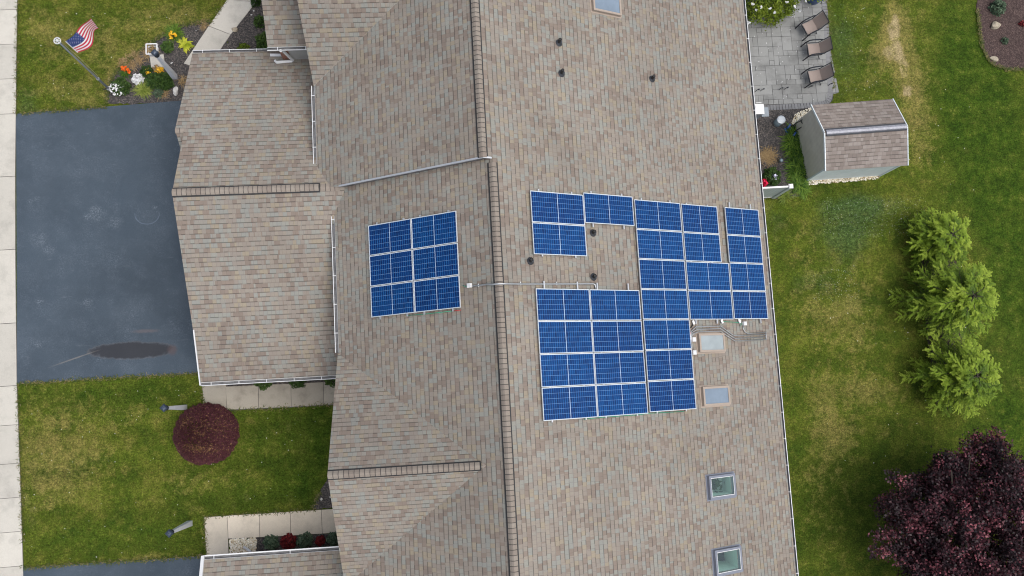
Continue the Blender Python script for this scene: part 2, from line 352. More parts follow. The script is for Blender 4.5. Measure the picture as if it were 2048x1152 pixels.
def leaf_mat(name, stops, rough=.6, trans=.25):
    n = NT(name); a = n.attr('tone').outputs['Fac']; c = n.ramp(a, stops)
    c = n.mix(1.0, c, n.ramp(n.noise(9, 3, .7, n.pos()), [(.3, .8), (.7, 1.2)]), 'MULTIPLY')
    n.color(c); n.rough(rough); n.b.inputs['Specular IOR Level'].default_value = .3
    if trans:
        t = n.node('BsdfTranslucent'); n.L(c, t.inputs[0]); mx = n.node('MixShader'); mx.inputs[0].default_value = trans
        out = n.n['Material Output']; n.L(n.b.outputs[0], mx.inputs[1]); n.L(t.outputs[0], mx.inputs[2]); n.L(mx.outputs[0], out.inputs[0])
    return n.m
M_EVER = leaf_mat('cypress_foliage', [(0, (.018, .050, .005)), (.35, (.090, .165, .010)), (.7, (.20, .30, .020)), (1, (.32, .42, .05))])
M_PURP = leaf_mat('purple_foliage', [(0, (.014, .011, .014)), (.45, (.036, .018, .024)), (.72, (.095, .032, .044)), (1, (.32, .10, .125))], .45, .2)
M_MAPLE = leaf_mat('maple_foliage', [(0, (.070, .024, .032)), (.45, (.150, .050, .064)), (.72, (.150, .062, .060)), (.8, (.26, .15, .07)), (1, (.42, .26, .12))])
M_LEAFG = leaf_mat('green_leaf', [(0, (.018, .050, .010)), (.5, (.045, .095, .018)), (1, (.085, .15, .03))])
M_LEAFY = leaf_mat('yellow_leaf', [(0, (.20, .26, .015)), (.5, (.36, .42, .02)), (1, (.55, .56, .06))])
M_GRASSY = leaf_mat('tuft_leaf', [(0, (.10, .15, .02)), (.5, (.19, .26, .04)), (1, (.34, .38, .09))])
M_LILY = leaf_mat('lily_leaf', [(0, (.018, .060, .006)), (.5, (.060, .140, .012)), (1, (.16, .27, .03))])
M_BUSHY = leaf_mat('shrub_leaf', [(0, (.045, .085, .006)), (.5, (.13, .19, .012)), (1, (.25, .31, .03))])
M_DEAD = leaf_mat('dry_leaf', [(0, (.20, .13, .06)), (1, (.42, .31, .16))])
M_GREYG = leaf_mat('greygreen_leaf', [(0, (.045, .085, .05)), (.5, (.085, .14, .085)), (1, (.16, .22, .14))])
M_REDL = leaf_mat('red_leaf', [(0, (.07, .006, .01)), (.5, (.16, .012, .018)), (1, (.30, .03, .03))])
M_PETW = leaf_mat('white_petal', [(0, (.6, .62, .62)), (1, (.85, .86, .88))], .6, .1)
M_PETO = leaf_mat('orange_petal', [(0, (.75, .10, .01)), (1, (.9, .2, .02))], .6, .1)
M_PETY = leaf_mat('yellow_petal', [(0, (.75, .42, .01)), (1, (.9, .6, .05))], .6, .1)
M_PETR = leaf_mat('red_petal', [(0, (.6, .01, .05)), (1, (.85, .02, .10))], .6, .1)
M_PETL = leaf_mat('lilac_petal', [(0, (.55, .55, .75)), (1, (.8, .8, .95))], .6, .1)
def glass_mat(name, tint, rough=.05, alpha=.6):
    n = NT(name); n.color(tint); n.rough(rough)
    tr = n.node('BsdfTransparent'); tr.inputs[0].default_value = (.90, .97, .94, 1); gl = n.node('BsdfGlossy'); gl.inputs['Roughness'].default_value = .03
    gl.inputs[0].default_value = (.8, .9, .95, 1)
    mx = n.node('MixShader'); mx.inputs[0].default_value = alpha; n.L(tr.outputs[0], mx.inputs[1]); n.L(gl.outputs[0], mx.inputs[2]); n.L(mx.outputs[0], n.n['Material Output'].inputs[0]); return n.m
M_CLEAR = glass_mat('clear_glass', (.6, .8, .75), .05, .07)
def frosted(name, c):
    n = NT(name); k = n.noise(2.2, 3, .6); n.color(n.mix(1.0, tuple(c), n.ramp(k, [(.3, .88), (.7, 1.08)]), 'MULTIPLY')); n.rough(.12); n.b.inputs['Coat Weight'].default_value = .6; return n.m
M_FROSTA = frosted('skylight_glass_pale', (.28, .325, .34)); M_FROSTB = frosted('skylight_glass_blue', (.17, .225, .29))
M_SHAFT = simple('skylight_shaft', (.70, .80, .76), .6, 0, .03)
M_FLOORD = simple('room_floor', (.035, .04, .03), .7, 0, .4, 14)
# ------------------------------------------------------------------ ground
def ground():
    xs = np.concatenate([[-600, -120, -40], np.arange(-20, 26.01, .25), [45, 120, 600]]); ys = np.concatenate([[-600, -120, -30], np.arange(-13, 19.01, .25), [40, 120, 600]])
    X, Y = np.meshgrid(xs, ys, indexing='ij'); nx, ny = X.shape
    dry = np.zeros_like(X); clov = np.zeros_like(X); deep = np.zeros_like(X)
    def g(A, px, py, rx, ry, a, rot=0):
        q = P(px, py); sx = rx / 55; sy = ry / 55; dx = X - q.x; dy = Y - q.y; c, s = math.cos(rot), math.sin(rot)
        e = ((dx * c + dy * s) / sx) ** 2 + ((dy * c - dx * s) / sy) ** 2; A += a * np.exp(-e * 1.1)
    # rear lawn
    for k in ((1805, 40, 50, 60, .55), (1790, 110, 60, 50, .5), (1820, 150, 45, 60, .52), (1755, 110, 50, 30, .45), (1835, 215, 35, 70, .6), (1790, 230, 30, 40, .5), (1840, 290, 35, 60, .5), (1780, 60, 30, 40, .6), (1740, 165, 35, 16, .5),
              (1790, 20, 12, 50, .35), (1800, 90, 7, 40, .4), (1809, 160, 7, 45, .45), (1815, 185, 14, 12, .6),
              (1620, 530, 40, 60, .25), (1690, 620, 70, 50, .38), (1710, 690, 60, 60, .40), (1645, 790, 40, 60, .42), (1650, 860, 45, 50, .5), (1720, 780, 80, 30, .38), (1690, 880, 30, 40, .35), (1650, 940, 60, 60, .35), (1760, 790, 90, 35, .35), (1620, 620, 50, 90, .3), (1600, 450, 40, 30, .2), (1720, 560, 60, 60, .25), (1650, 1060, 50, 80, .25), (1740, 860, 90, 25, .25)): g(dry, *k)
    for k in ((1700, 430, 90, 50, .8), (1690, 490, 70, 50, .8), (1740, 410, 110, 25, .6), (1640, 570, 70, 40, .5), (1550, 440, 30, 60, .5), (1700, 610, 60, 30, .4), (1690, 130, 60, 110, .5), (1680, 60, 50, 60, .4), (1900, 400, 80, 20, .3), (1600, 560, 40, 30, .3)): g(clov, *k)
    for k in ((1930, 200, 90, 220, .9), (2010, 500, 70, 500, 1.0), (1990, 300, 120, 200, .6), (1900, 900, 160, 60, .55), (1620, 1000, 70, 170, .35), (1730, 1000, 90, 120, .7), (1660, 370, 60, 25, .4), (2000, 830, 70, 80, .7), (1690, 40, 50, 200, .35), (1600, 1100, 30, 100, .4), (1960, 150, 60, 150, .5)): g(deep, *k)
    # front lawns
    for k in ((150, 80, 110, 60, .42), (320, 40, 90, 45, .5), (250, 120, 80, 50, .35), (130, 180, 90, 30, .5), (90, 40, 50, 50, .3), (180, 205, 30, 20, .5), (380, 30, 40, 30, .35), (110, 880, 110, 80, .30), (150, 940, 100, 60, .32), (80, 900, 60, 90, .25), (360, 970, 50, 50, .25), (250, 830, 120, 40, .25), (440, 950, 60, 40, .25), (500, 870, 60, 40, .2), (100, 1000, 70, 40, .3), (280, 1115, 40, 6, .6), (440, 850, 12, 30, .5), (218, 165, 10, 22, .9), (408, 1050, 6, 40, .7)): g(dry, *k)
    for k in ((50, 210, 40, 40, .7), (60, 1000, 30, 120, .4), (600, 850, 60, 50, .3), (480, 1000, 200, 30, .3), (300, 100, 60, 20, .25), (60, 100, 30, 80, .3)): g(clov, *k)
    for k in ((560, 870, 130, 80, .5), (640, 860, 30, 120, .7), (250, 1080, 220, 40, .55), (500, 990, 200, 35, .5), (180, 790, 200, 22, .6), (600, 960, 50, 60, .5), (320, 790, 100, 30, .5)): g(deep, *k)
    dry = np.clip(dry, 0, 1); clov = np.clip(clov, 0, 1); deep = np.clip(deep, 0, 1) * (1 - dry * .7)
    Z = np.zeros_like(X)
    V = np.stack([X, Y, Z], -1).reshape(-1, 3)
    i = np.arange(nx - 1)[:, None] * ny + np.arange(ny - 1)[None]; Fc = np.stack([i, i + ny, i + ny + 1, i + 1], -1).reshape(-1, 4)
    o = mesh('lawn', V.tolist(), Fc.tolist(), M_LAWN); tag(o, kind='structure')
    ca = o.data.color_attributes.new('patch', 'FLOAT_COLOR', 'POINT')
    ca.data.foreach_set('color', np.stack([dry, clov, deep, np.ones_like(dry)], -1).reshape(-1, 4).astype('f').ravel())
ground()
def xy(*pp): return [(P(a, b).x, P(a, b).y) for a, b in pp]
def slabs(name, quads, mat, z, th=.1, gap=.012, tones=None):
    "list of four-corner slabs as one surface with open joints between them"
    V = []; Fc = []; T = []
    for q in quads:
        c = sum((Vector((a[0], a[1])) for a in q), Vector((0, 0))) / len(q); n = len(q); b = len(V); pts = []
        for a in q:
            d = c - Vector((a[0], a[1])); pts.append(Vector((a[0], a[1])) + d.normalized() * gap)
        ar = sum(pts[i].x * pts[(i + 1) % n].y - pts[(i + 1) % n].x * pts[i].y for i in range(n))
        if ar < 0: pts.reverse()
        V += [(p.x, p.y, z) for p in pts] + [(p.x, p.y, z - th) for p in pts]
        Fc.append(tuple(range(b, b + n))); T.append(random.random())
        for i in range(n):
            j = (i + 1) % n; Fc.append((b + j, b + i, b + n + i, b + n + j)); T.append(.3)
    return mesh(name, V, Fc, mat, tone=T)
# sidewalk at the street
edge = [(38, -120), (36, 0), (34, 120), (33, 228), (31, 400), (33, 620), (35, 767), (38, 850), (42, 960), (46, 1085), (49, 1180), (54, 1300)]
def edge_x(y):
    for (x0, y0), (x1, y1) in zip(edge, edge[1:]):
        if y0 <= y <= y1: return x0 + (x1 - x0) * (y - y0) / (y1 - y0)
    return 54
ys = [-120, -50, 19, 88, 157, 227, 352, 498, 645, 770, 848, 925, 993, 1061, 1130, 1200, 1290]
qs = []
for a, b in zip(ys, ys[1:]):
    r0 = P(edge_x(a), a + 1); r1 = P(edge_x(b), b + 1)
    qs.append([(r0.x - 1.55, r0.y - .03), (r0.x, r0.y), (r1.x, r1.y), (r1.x - 1.55, r1.y - .03)])
tag(slabs('sidewalk', qs, M_CONC, .055, .12), kind='structure')
o = poly_sheet('sidewalk_bed', [(q[0][0], q[0][1]) for q in qs] + [(q[1][0], q[1][1]) for q in reversed(qs)], .020, M_JOINT); tag(o, kind='structure')
o = poly_sheet('street', [(-60, -60), (qs[0][0][0] - 2.2, -60), (qs[0][0][0] - 2.2, 60), (-60, 60)], .012, M_ASPH); tag(o, kind='structure')
# driveways
dr = xy((33, 228), (150, 219), (260, 210), (385, 200)) + xy((640, 300), (640, 740)) + xy((398, 747), (210, 757), (35, 768))
o = poly_sheet('driveway', [(x, y) for x, y in dr], .035, M_ASPH, .06); tag(o, kind='structure')
o = poly_sheet('neighbour_driveway', xy((43, 1136), (180, 1126), (300, 1119), (412, 1111), (640, 1100), (640, 1500), (43, 1500)), .035, M_ASPH, .06); tag(o, kind='structure')
# walks
def walk(name, rows, mat):
    tag(slabs(name, [xy(*r) for r in rows], mat, .05, .1, .010), kind='structure')
walk('front_walk', [((404, 760), (452, 758), (454, 820), (409, 823)), ((452, 773), (517, 770), (518, 817), (454, 820)), ((517, 770), (582, 767), (583, 814), (518, 817)), ((582, 767), (647, 764), (648, 810), (583, 814)), ((647, 764), (712, 761), (713, 807), (648, 810))], M_CONCD)
walk('neighbour_walk', [((409, 1034), (455, 1031), (458, 1108), (413, 1111)), ((455, 1031), (519, 1027), (520, 1074), (457, 1077)), ((519, 1027), (581, 1023), (582, 1071), (520, 1074)), ((581, 1023), (643, 1019), (645, 1067), (582, 1071)), ((643, 1019), (710, 1015), (712, 1063), (645, 1067))], M_CONCN)
walk('entry_walk', [((500, -70), (550, -70), (512, 5), (455, 0)), ((455, 0), (513, 5), (462, 70), (418, 53)), ((418, 53), (462, 70), (412, 142), (368, 128))], M_CONC)
for nm, pts in (('front_walk_base', ((404, 760), (712, 758), (713, 808), (409, 824))), ('neighbour_walk_base', ((409, 1034), (710, 1015), (712, 1063), (457, 1078), (458, 1109), (413, 1112))), ('entry_walk_base', ((500, -70), (550, -70), (513, 5), (412, 142), (368, 128), (455, 0)))):
    tag(poly_sheet(nm, xy(*pts), .022, M_JOINT), kind='structure')
# planting beds
def bed(name, pts, mat, z=.03, seed=0, wob=.035):
    r = random.Random(seed); out = []; q = xy(*pts)
    for (x0, y0), (x1, y1) in zip(q, q[1:] + q[:1]):
        n = max(1, int(math.hypot(x1 - x0, y1 - y0) / .12))
        for k in range(n): out.append((x0 + (x1 - x0) * k / n + r.uniform(-wob, wob), y0 + (y1 - y0) * k / n + r.uniform(-wob, wob)))
    return tag(poly_sheet(name, out, z, mat), kind='structure')
bed('flower_bed', ((214, 208), (216, 185), (224, 160), (235, 142), (258, 122), (285, 100), (318, 76), (362, 52), (420, 42), (425, 52), (384, 104), (400, 200), (300, 208)), M_MULCH, .028, 1)
bed('entry_bed', ((513, -30), (513, 5), (440, 104), (440, 140), (640, 140), (640, -30)), M_MULCH, .028, 2)
bed('garage_bed', ((452, 750), (452, 773), (640, 765), (712, 762), (712, 745)), M_MULCH, .028, 3, .01)
bed('porch_bed', ((672, 935), (655, 955), (640, 985), (625, 1018), (690, 1014), (760, 1014), (760, 900)), M_MULCH, .028, 4)
bed('brick_wall_bed', ((509, 1075), (510, 1112), (712, 1112), (712, 1064)), M_MULCH, .028, 5, .01)
bed('side_bed', ((1490, 222), (1625, 214), (1640, 300), (1612, 385), (1590, 395), (1480, 400)), M_MULCH, .028, 6)
bed('back_corner_bed', ((1952, -60), (1953, 20), (1958, 60), (1963, 95), (1975, 120), (1990, 133), (2010, 139), (2130, 142), (2130, -60)), M_MULCHB, .028, 7)
bed('shed_gravel', ((1600, 232), (1632, 212), (1780, 230), (1790, 300), (1765, 345), (1755, 356), (1700, 361), (1612, 368), (1596, 330)), M_GRAVEL, .032, 8)
# patio: ashlar stamped slabs with paver border
def patio():
    outer = xy((1440, -80), (1645, -80), (1653, 0), (1661, 100), (1667, 178), (1665, 200), (1655, 213), (1638, 219), (1540, 224), (1440, 226))
    tag(poly_sheet('patio_base', outer, .024, M_JOINT), kind='structure')
    e = Vector((P(1638, 219) - P(1440, 226)).xy).normalized(); f = Vector((-e.y, e.x)); o0 = Vector(P(1440, 226).xy) + f * .27; U = .205
    nx, ny = 32, 38; occ = np.zeros((nx, ny), bool); r = random.Random(5); quads = []
    def inside(p): # border line on the right with rounded corner
        xr = P(1653, 0).x + (P(1667, 178).x - P(1653, 0).x) * ((P(1653, 0).y - p.y) / (P(1653, 0).y - P(1667, 178).y)) - .26
        return p.x < xr
    for i in range(nx):
        for j in range(ny):
            if occ[i, j]: continue
            opts = [(3, 2), (2, 3), (2, 2), (2, 1), (1, 2), (3, 3), (2, 2), (4, 2), (1, 1)]; r.shuffle(opts)
            for a, b in opts + [(1, 1)]:
                if i + a <= nx and j + b <= ny and not occ[i:i + a, j:j + b].any():
                    if a * b == 1 and r.random() < .6 and (a, b) != (1, 1): continue
                    break
            occ[i:i + a, j:j + b] = True
            c = [o0 + e * (U * (i + di)) + f * (U * (j + dj)) for di, dj in ((0, 0), (a, 0), (a, b), (0, b))]
            c = [Vector((min(p.x, P(1653, 0).x + .33 * ((P(1653, 0).y - p.y) / 3.6) - .27), p.y)) for p in c]
            if (c[1] - c[0]).length < .08 or (c[2] - c[3]).length < .08: continue
            quads.append([(p.x, p.y) for p in c])
    # rounded corner trim
    cc = P(1641, 190); R0 = .30
    q2 = []
    for q in quads:
        pts = [Vector(p) for p in q]; out = []
        for p in pts:
            d = p - Vector(cc.xy)
            if d.x > 0 and d.y < 0 and d.length > R0: p = Vector(cc.xy) + d.normalized() * R0
            out.append((p.x, p.y))
        q2.append(out)
    tag(slabs('patio', q2, M_PATIO, .045, .03, .009), kind='structure')
    # border: soldier bricks along the right side, the corner and the bottom
    path = [P(1645, -80), P(1653, 0), P(1661, 100), P(1666, 180)]
    cR = Vector(P(1640, 190).xy); path = [Vector(p.xy) for p in path]
    for k in range(1, 8):
        a = math.radians(-k * 90 / 8 + 2); path.append(cR + Vector((math.cos(a), math.sin(a))) * .52)
    path += [Vector(P(1600, 219).xy), Vector(P(1540, 222).xy), Vector(P(1440, 226).xy)]
    bq = []
    L = [0]
    for a, b in zip(path, path[1:]): L.append(L[-1] + (b - a).length)
    def at(s):
        for k in range(len(path) - 1):
            if L[k] <= s <= L[k + 1] or k == len(path) - 2:
                t = (s - L[k]) / (L[k + 1] - L[k]); d = (path[k + 1] - path[k]).normalized(); return path[k].lerp(path[k + 1], t), d
    s = 0
    while s + .13 < L[-1]:
        a, da = at(s); b, db = at(s + .13); na = Vector((da.y, -da.x)) * -1; nb = Vector((db.y, -db.x)) * -1
        na, nb = -na * -1, -nb * -1
        ia = a - Vector((-da.y, da.x)) * .25; ib = b - Vector((-db.y, db.x)) * .25
        bq.append([(a.x, a.y), (b.x, b.y), (ib.x, ib.y), (ia.x, ia.y)]); s += .13
    tag(slabs('patio_border', bq, M_PAVER, .050, .04, .018), kind='structure')
patio()
# ------------------------------------------------------------------ house
HOUSE = empty('house', (0, 0, 0), 'long single storey house with brown shingle roofs and attached garage wings', 'house')
RZ = 7.7443 - .03; X0 = 1.7993; PR = .4516; PL = .564; TR = math.tan(PR); TL = math.tan(PL)
SLOPE = {1: (PR, 1), -1: (PL, -1)}
def on(side, u, v, n=0.0):
    "point on the main roof: u down the slope from the ridge, v along it, n above it"
    a, s = SLOPE[side]
    return Vector((X0 + s * (u * math.cos(a) + n * math.sin(a)), v, RZ - u * math.sin(a) + n * math.cos(a)))
def roof_poly(name, pts, eave_dir, th=.15, holes=None, mat=None, parent=HOUSE, vo=0.0):
    pts = [Vector(p) for p in pts]; n = len(pts)
    nrm = Vector((0, 0, 0))
    for i in range(n): nrm += pts[i].cross(pts[(i + 1) % n])
    nrm.normalize()
    if nrm.z < 0: pts.reverse(); nrm = -nrm
    e = Vector(eave_dir).normalized(); up = nrm.cross(e); 
    if up.z < 0: up = -up
    V = pts + [p - Vector((0, 0, th)) for p in pts]; Fc = [tuple(range(n))]; uv = [((p - pts[0]).dot(e) + p.x * 0 + pts[0].dot(e), p.dot(up) + vo) for p in pts]; mi = [0]
    for i in range(n):
        j = (i + 1) % n; Fc.append((j, i, n + i, n + j)); uv += [(0, 0)] * 4; mi.append(1)
    Fc.append(tuple(range(2 * n - 1, n - 1, -1))); uv += [(0, 0)] * n; mi.append(1)
    return mesh(name, V, Fc, [mat or M_SH, M_FASCIA], parent, uv=uv, mi=mi)
# main rear slope, with openings for the two clear skylights
UE = 11.31
SKY = []   # (u0,u1,v0,v1,kind)
for (a, b, kind) in (((1395, 667), (1449, 703), 'pale'), ((1403, 774), (1459, 809), 'blue'), ((1415, 953), (1471, 993), 'plant'), ((1427, 1102), (1484, 1143), 'open'), ((1182, -20), (1241, 31), 'blue')):
    def hit(q):
        d = ROT @ Vector(((q[0] - 1024) / F_PX, -(q[1] - 576) / F_PX, -1.0)); c = Vector((0, 0, CZ))
        nn = Vector((math.sin(PR), 0, math.cos(PR))); r0 = on(1, 0, 0, .12); t = (r0 - c).dot(nn) / d.dot(nn); p = c + d * t
        return ((p.x - X0) / math.cos(PR), p.y)
    p, q = hit(a), hit(b); SKY.append((p[0], q[0], q[1], p[1], kind))
def main_rear():
    hs = [s for s in SKY if s[4] in ('plant', 'open')]
    h2 = [(s[0] + .1, s[1] - .1, s[2] + .1, s[3] - .1) for s in hs]
    us = sorted({0, UE} | {x for h in h2 for x in h[:2]}); vs = sorted({-14, 20} | {x for h in h2 for x in h[2:]})
    V = []; Fc = []; uv = []; mi = []
    for a, b in zip(us, us[1:]):
        for c, d in zip(vs, vs[1:]):
            mu, mv = (a + b) / 2, (c + d) / 2
            if any(h[0] < mu < h[1] and h[2] < mv < h[3] for h in h2): continue
            for (du, th) in ((0, 0),):
                k = len(V); V += [on(1, a, c), on(1, b, c), on(1, b, d), on(1, a, d)]; Fc.append((k, k + 1, k + 2, k + 3)); uv += [(c, -a + 40), (c, -b + 40), (d, -b + 40), (d, -a + 40)]; mi.append(0)
    k = len(V); lo = [on(1, UE, -14), on(1, UE, 20)]; V += lo + [p - Vector((0, 0, .18)) for p in lo]; Fc.append((k, k + 1, k + 3, k + 2)[::-1]); uv += [(0, 0)] * 4; mi.append(1)
    mesh('rear_roof', V, Fc, [M_SH, M_FASCIA], HOUSE, uv=uv, mi=mi)
main_rear()
YS = 7.22                                     # step between the two ridge heights
XU = 1.51; ZU = RZ + (X0 - XU) * TR           # ridge of the higher part
def lowL(X, dz=0): return RZ - (X0 - X) * TL + dz
def uppL(X, dz=0): return ZU - (XU - X) * TL + dz
# strip of rear slope continuing to the higher ridge
roof_poly('rear_roof_upper_strip', [(XU, YS, ZU), (X0, YS, RZ), (X0, 20, RZ), (XU, 20, ZU)], (0, 1, 0), .05)
roof_poly('front_roof', [(X0, -14, RZ), (X0, YS, RZ), (-3.33, YS, lowL(-3.33)), (-3.33, -14, lowL(-3.33))], (0, 1, 0))
roof_poly('front_roof_upper', [(XU, YS, ZU), (XU, 20, ZU), (-3.87, 20, uppL(-3.87)), (-3.87, YS + .55, uppL(-3.87)), (-3.42, YS, uppL(-3.42))], (0, 1, 0), vo=.05)
# cross gable over the neighbour entry (lower right of the driveway)
GY = -1.95; GZ = 7.29
GC = (-3.36, 1.74, lowL(-3.36) + .02)
GS = (GZ - GC[2]) / (GC[1] - GY)
xe = X0 - (RZ - GZ) / TL
roof_poly('gable_roof_north', [(-3.44, GY, GZ), (xe, GY, GZ), GC], (1, 0, 0), .06)
roof_poly('gable_roof_south', [(-3.44, GY, GZ), (xe, GY, GZ), (-3.36, GY - (GC[1] - GY), GC[2])], (1, 0, 0), .06, vo=.07)
mesh('gable_wall', [(-3.1, 1.3, 0), (-3.1, -5.2, 0), (-3.1, -5.2, 4.3), (-3.1, GY, 6.9), (-3.1, 1.3, 4.3)], [(0, 1, 2, 3, 4)], M_WALLG, HOUSE)
# cross gable at the top of the picture
UC = Vector((-3.90, 10.83, uppL(-3.90) + .02)); us_ = .92; gh = 7.35; uy = UC.y + (gh - UC.z) / us_; ux = XU - (ZU - gh) / TL
roof_poly('upper_gable_roof_south', [(-4.16, uy, gh), (ux, uy, gh), UC], (1, 0, 0), .06)
roof_poly('upper_gable_roof_north', [(-4.16, uy, gh), (ux, uy, gh), (-3.9, 2 * uy - UC.y, UC.z)], (1, 0, 0), .06)
mesh('upper_gable_wall', [(-3.72, 11.0, 0), (-3.72, 11.0, 4.3), (-3.85, uy, 7.0), (-3.72, 2 * uy - 11, 4.3), (-3.72, 2 * uy - 11, 0)], [(0, 1, 2, 3, 4)], M_WALLG, HOUSE)
# garage wing
g_r, g_n, g_s = 4.75, 2.70, 2.70; YR, YN, YSo = 7.23, 12.82, 1.08
gsn = (g_r - g_n) / (YN - YR); gss = (g_r - g_s) / (YR - YSo)
bx = -8.36
roof_poly('garage_roof_south', [(-8.51, YR, g_r), (-2.95, YR, g_r), (-2.95, 6.4, g_r - (YR - 6.4) * gss), (-3.0, YSo, g_s), (-8.20, YSo, g_s)], (1, 0, 0))
zb = g_n + (YN - 9.62) * gsn
roof_poly('garage_roof_north', [(-8.51, YR, g_r), (-8.35, 9.62, zb), (-8.66, 9.62, zb), (-8.37, YN, g_n), (-3.5, YN, g_n), (-3.5, 12.0, g_n + (YN - 12.0) * gsn), (-3.45, YR, g_r)], (1, 0, 0))
roof_poly('garage_roof_return', [(-8.66, 9.62, zb - .02), (-8.30, 9.62, zb - .02), (-8.30, 8.3, zb - .57), (-8.42, 8.3, zb - .57)], (1, 0, 0), .1)
# small entry roof in the top of the picture
es = .37; ez = 4.28
roof_poly('entry_roof', [(-5.44, 12.32, ez), (-3.75, 12.32, ez), (-3.75, 19, ez + 6.68 * es), (-5.75, 19, ez + 6.68 * es)], (1, 0, 0), .12)
# neighbour garage at the bottom
roof_poly('neighbour_garage_roof', [(-8.17, -4.80, 2.70), (-3.0, -4.80, 2.70), (-3.0, -12, 5.3), (-8.3, -12, 5.3)], (1, 0, 0))
# walls
def wall(name, a, b, z0, z1, mat, th=.12):
    m = MB(); a = Vector(a); b = Vector(b); d = (b - a); c = (a + b) / 2; m.box((c.x, c.y, (z0 + z1) / 2), (d.length, th, z1 - z0), math.atan2(d.y, d.x)); return m.build(name, mat, HOUSE)
wall('rear_wall', (11.62, -13.9), (11.62, 19.9), 0, 2.75, M_WALLG)
wall('front_wall', (-2.95, -13.8), (-2.95, 7.1), 0, 4.35, M_WALLG); wall('front_wall_upper', (-3.5, 7.3), (-3.5, 19.8), 0, 4.3, M_WALLG)
wall('garage_front_wall', (-8.0, 1.4), (-8.0, 12.5), 0, 2.75, M_BRICK); wall('garage_south_wall', (-8.0, 1.38), (-3.0, 1.38), 0, 2.58, M_BRICK); wall('garage_north_wall', (-8.0, 12.55), (-5.2, 12.55), 0, 2.58, M_BRICK)
wall('entry_brick_wall', (-5.16, 12.50), (-4.86, 12.50), 0, 4.2, M_BRICK); wall('entry_south_wall', (-4.86, 12.50), (-3.72, 12.50), 0, 4.2, M_WALLG); wall('entry_west_wall', (-5.16, 12.56), (-5.16, 18.9), 0, 4.2, M_BRICK)
wall('neighbour_garage_wall', (-7.9, -5.14), (-3.0, -5.14), 0, 2.6, M_BRICK); wall('neighbour_garage_front', (-7.9, -5.2), (-7.9, -12), 0, 2.7, M_BRICK)
# attic/ceiling deck keeps the inside dark under the roof
mesh('ceiling', [(-2.8, -13.8, 2.5), (11.5, -13.8, 2.5), (11.5, 19.8, 2.5), (-2.8, 19.8, 2.5)], [(0, 1, 2, 3)], M_FLOORD, HOUSE)
# ridge vents with cap shingles
def ridge(name, a, b, dl, dr, w=.15, vent=True, step=.152, seed=1, lift=.03):
    "a->b along the ridge; dl, dr unit vectors running down each slope"
    a = Vector(a); b = Vector(b); dl = Vector(dl).normalized(); dr = Vector(dr).normalized(); d = (b - a); L = d.length; d.normalize(); up = Vector((0, 0, 1)); r = random.Random(seed)
    root = HOUSE
    if vent:
        m = MB(); q = w + .042
        prof = [dl * q, up * .005, dr * q]
        V = []
        for p in (a + d * .0, b - d * .03):
            V += [p + dl * q, p + dl * q + up * (lift + .012), p + up * (lift + .012), p + dr * q + up * (lift + .012), p + dr * q]
        m.add(V, [(0, 1, 6, 5), (1, 2, 7, 6), (2, 3, 8, 7), (3, 4, 9, 8), (0, 4, 3, 2, 1), (5, 6, 7, 8, 9)]); v = m.build('ridge_vent', M_BLACK, HOUSE)
    V = []; Fc = []; T = []; n = int(L / step)
    for k in range(n):
        p0 = a + d * (k * step); p1 = a + d * min(L, (k + 1) * step + .0); h0 = lift + .034; h1 = lift + .020; tv = r.random(); b0 = len(V)
        ww = w + r.uniform(-.004, .004)
        for p, h in ((p0, h0), (p1, h1)):
            V += [p + dl * ww + up * (h - .014), p + dl * ww + up * h, p + dl * ww * .45 + up * (h + .016), p + up * (h + .012), p + dr * ww * .45 + up * (h + .016), p + dr * ww + up * h, p + dr * ww + up * (h - .014)]
        for j in range(6): Fc.append((b0 + j, b0 + j + 1, b0 + 7 + j + 1, b0 + 7 + j)); T.append(tv)
        Fc.append((b0, b0 + 1, b0 + 2, b0 + 3, b0 + 4, b0 + 5, b0 + 6)); T.append(tv)
    mi = [0] * len(Fc)
    for k in range(1, n):
        p = a + d * (k * step - .007); b0 = len(V)
        jp = [dl * w + up * (lift + .037), dl * w * .45 + up * (lift + .053), up * (lift + .049), dr * w * .45 + up * (lift + .053), dr * w + up * (lift + .037)]
        V += [p + j_ for j_ in jp] + [p + d * .019 + j_ for j_ in jp]
        Fc += [(b0 + j, b0 + j + 1, b0 + j + 6, b0 + j + 5) for j in range(4)]; mi += [1] * 4; T += [0] * 4
    return mesh(name, V, Fc, [M_CAP, simple_joint], root if not vent else v, tone=T, mi=mi)
simple_joint = simple('cap_joint_shadow', (.065, .058, .055), .95, 0, .2)
dR = (math.cos(PR), 0, -math.sin(PR)); dL = (-math.cos(PL), 0, -math.sin(PL))
ridge('ridge_cap', (X0, -13, RZ), (X0, YS - .12, RZ), dL, dR, .135, seed=1)
ridge('ridge_cap', (XU, YS - .02, ZU), (XU, 19, ZU), dL, dR, .135, seed=2)
gdn = Vector((0, 1, -gsn)); gds = Vector((0, -1, -gss))
ridge('ridge_cap', (-8.50, YR, g_r), (-3.72, YR, g_r), gdn, gds, .125, seed=3)
ridge('ridge_cap', (-3.72, YR, g_r), (-3.05, YR, g_r), gdn, gds, .14, False, seed=4, lift=-.02)
gg = Vector((0, 1, -GS)); hh = Vector((0, -1, -GS))
ridge('ridge_cap', (-3.43, GY, GZ), (1.05, GY, GZ), gg, hh, .140, seed=5)
ridge('ridge_cap', (1.05, GY, GZ), (1.5, GY, GZ + .02), gg, hh, .14, False, seed=6, lift=-.02)
ridge('ridge_cap', (-8.65, 9.60, zb), (-8.34, 9.60, zb), gdn, (0, -1, -.43), .11, False, seed=7, lift=-.01)
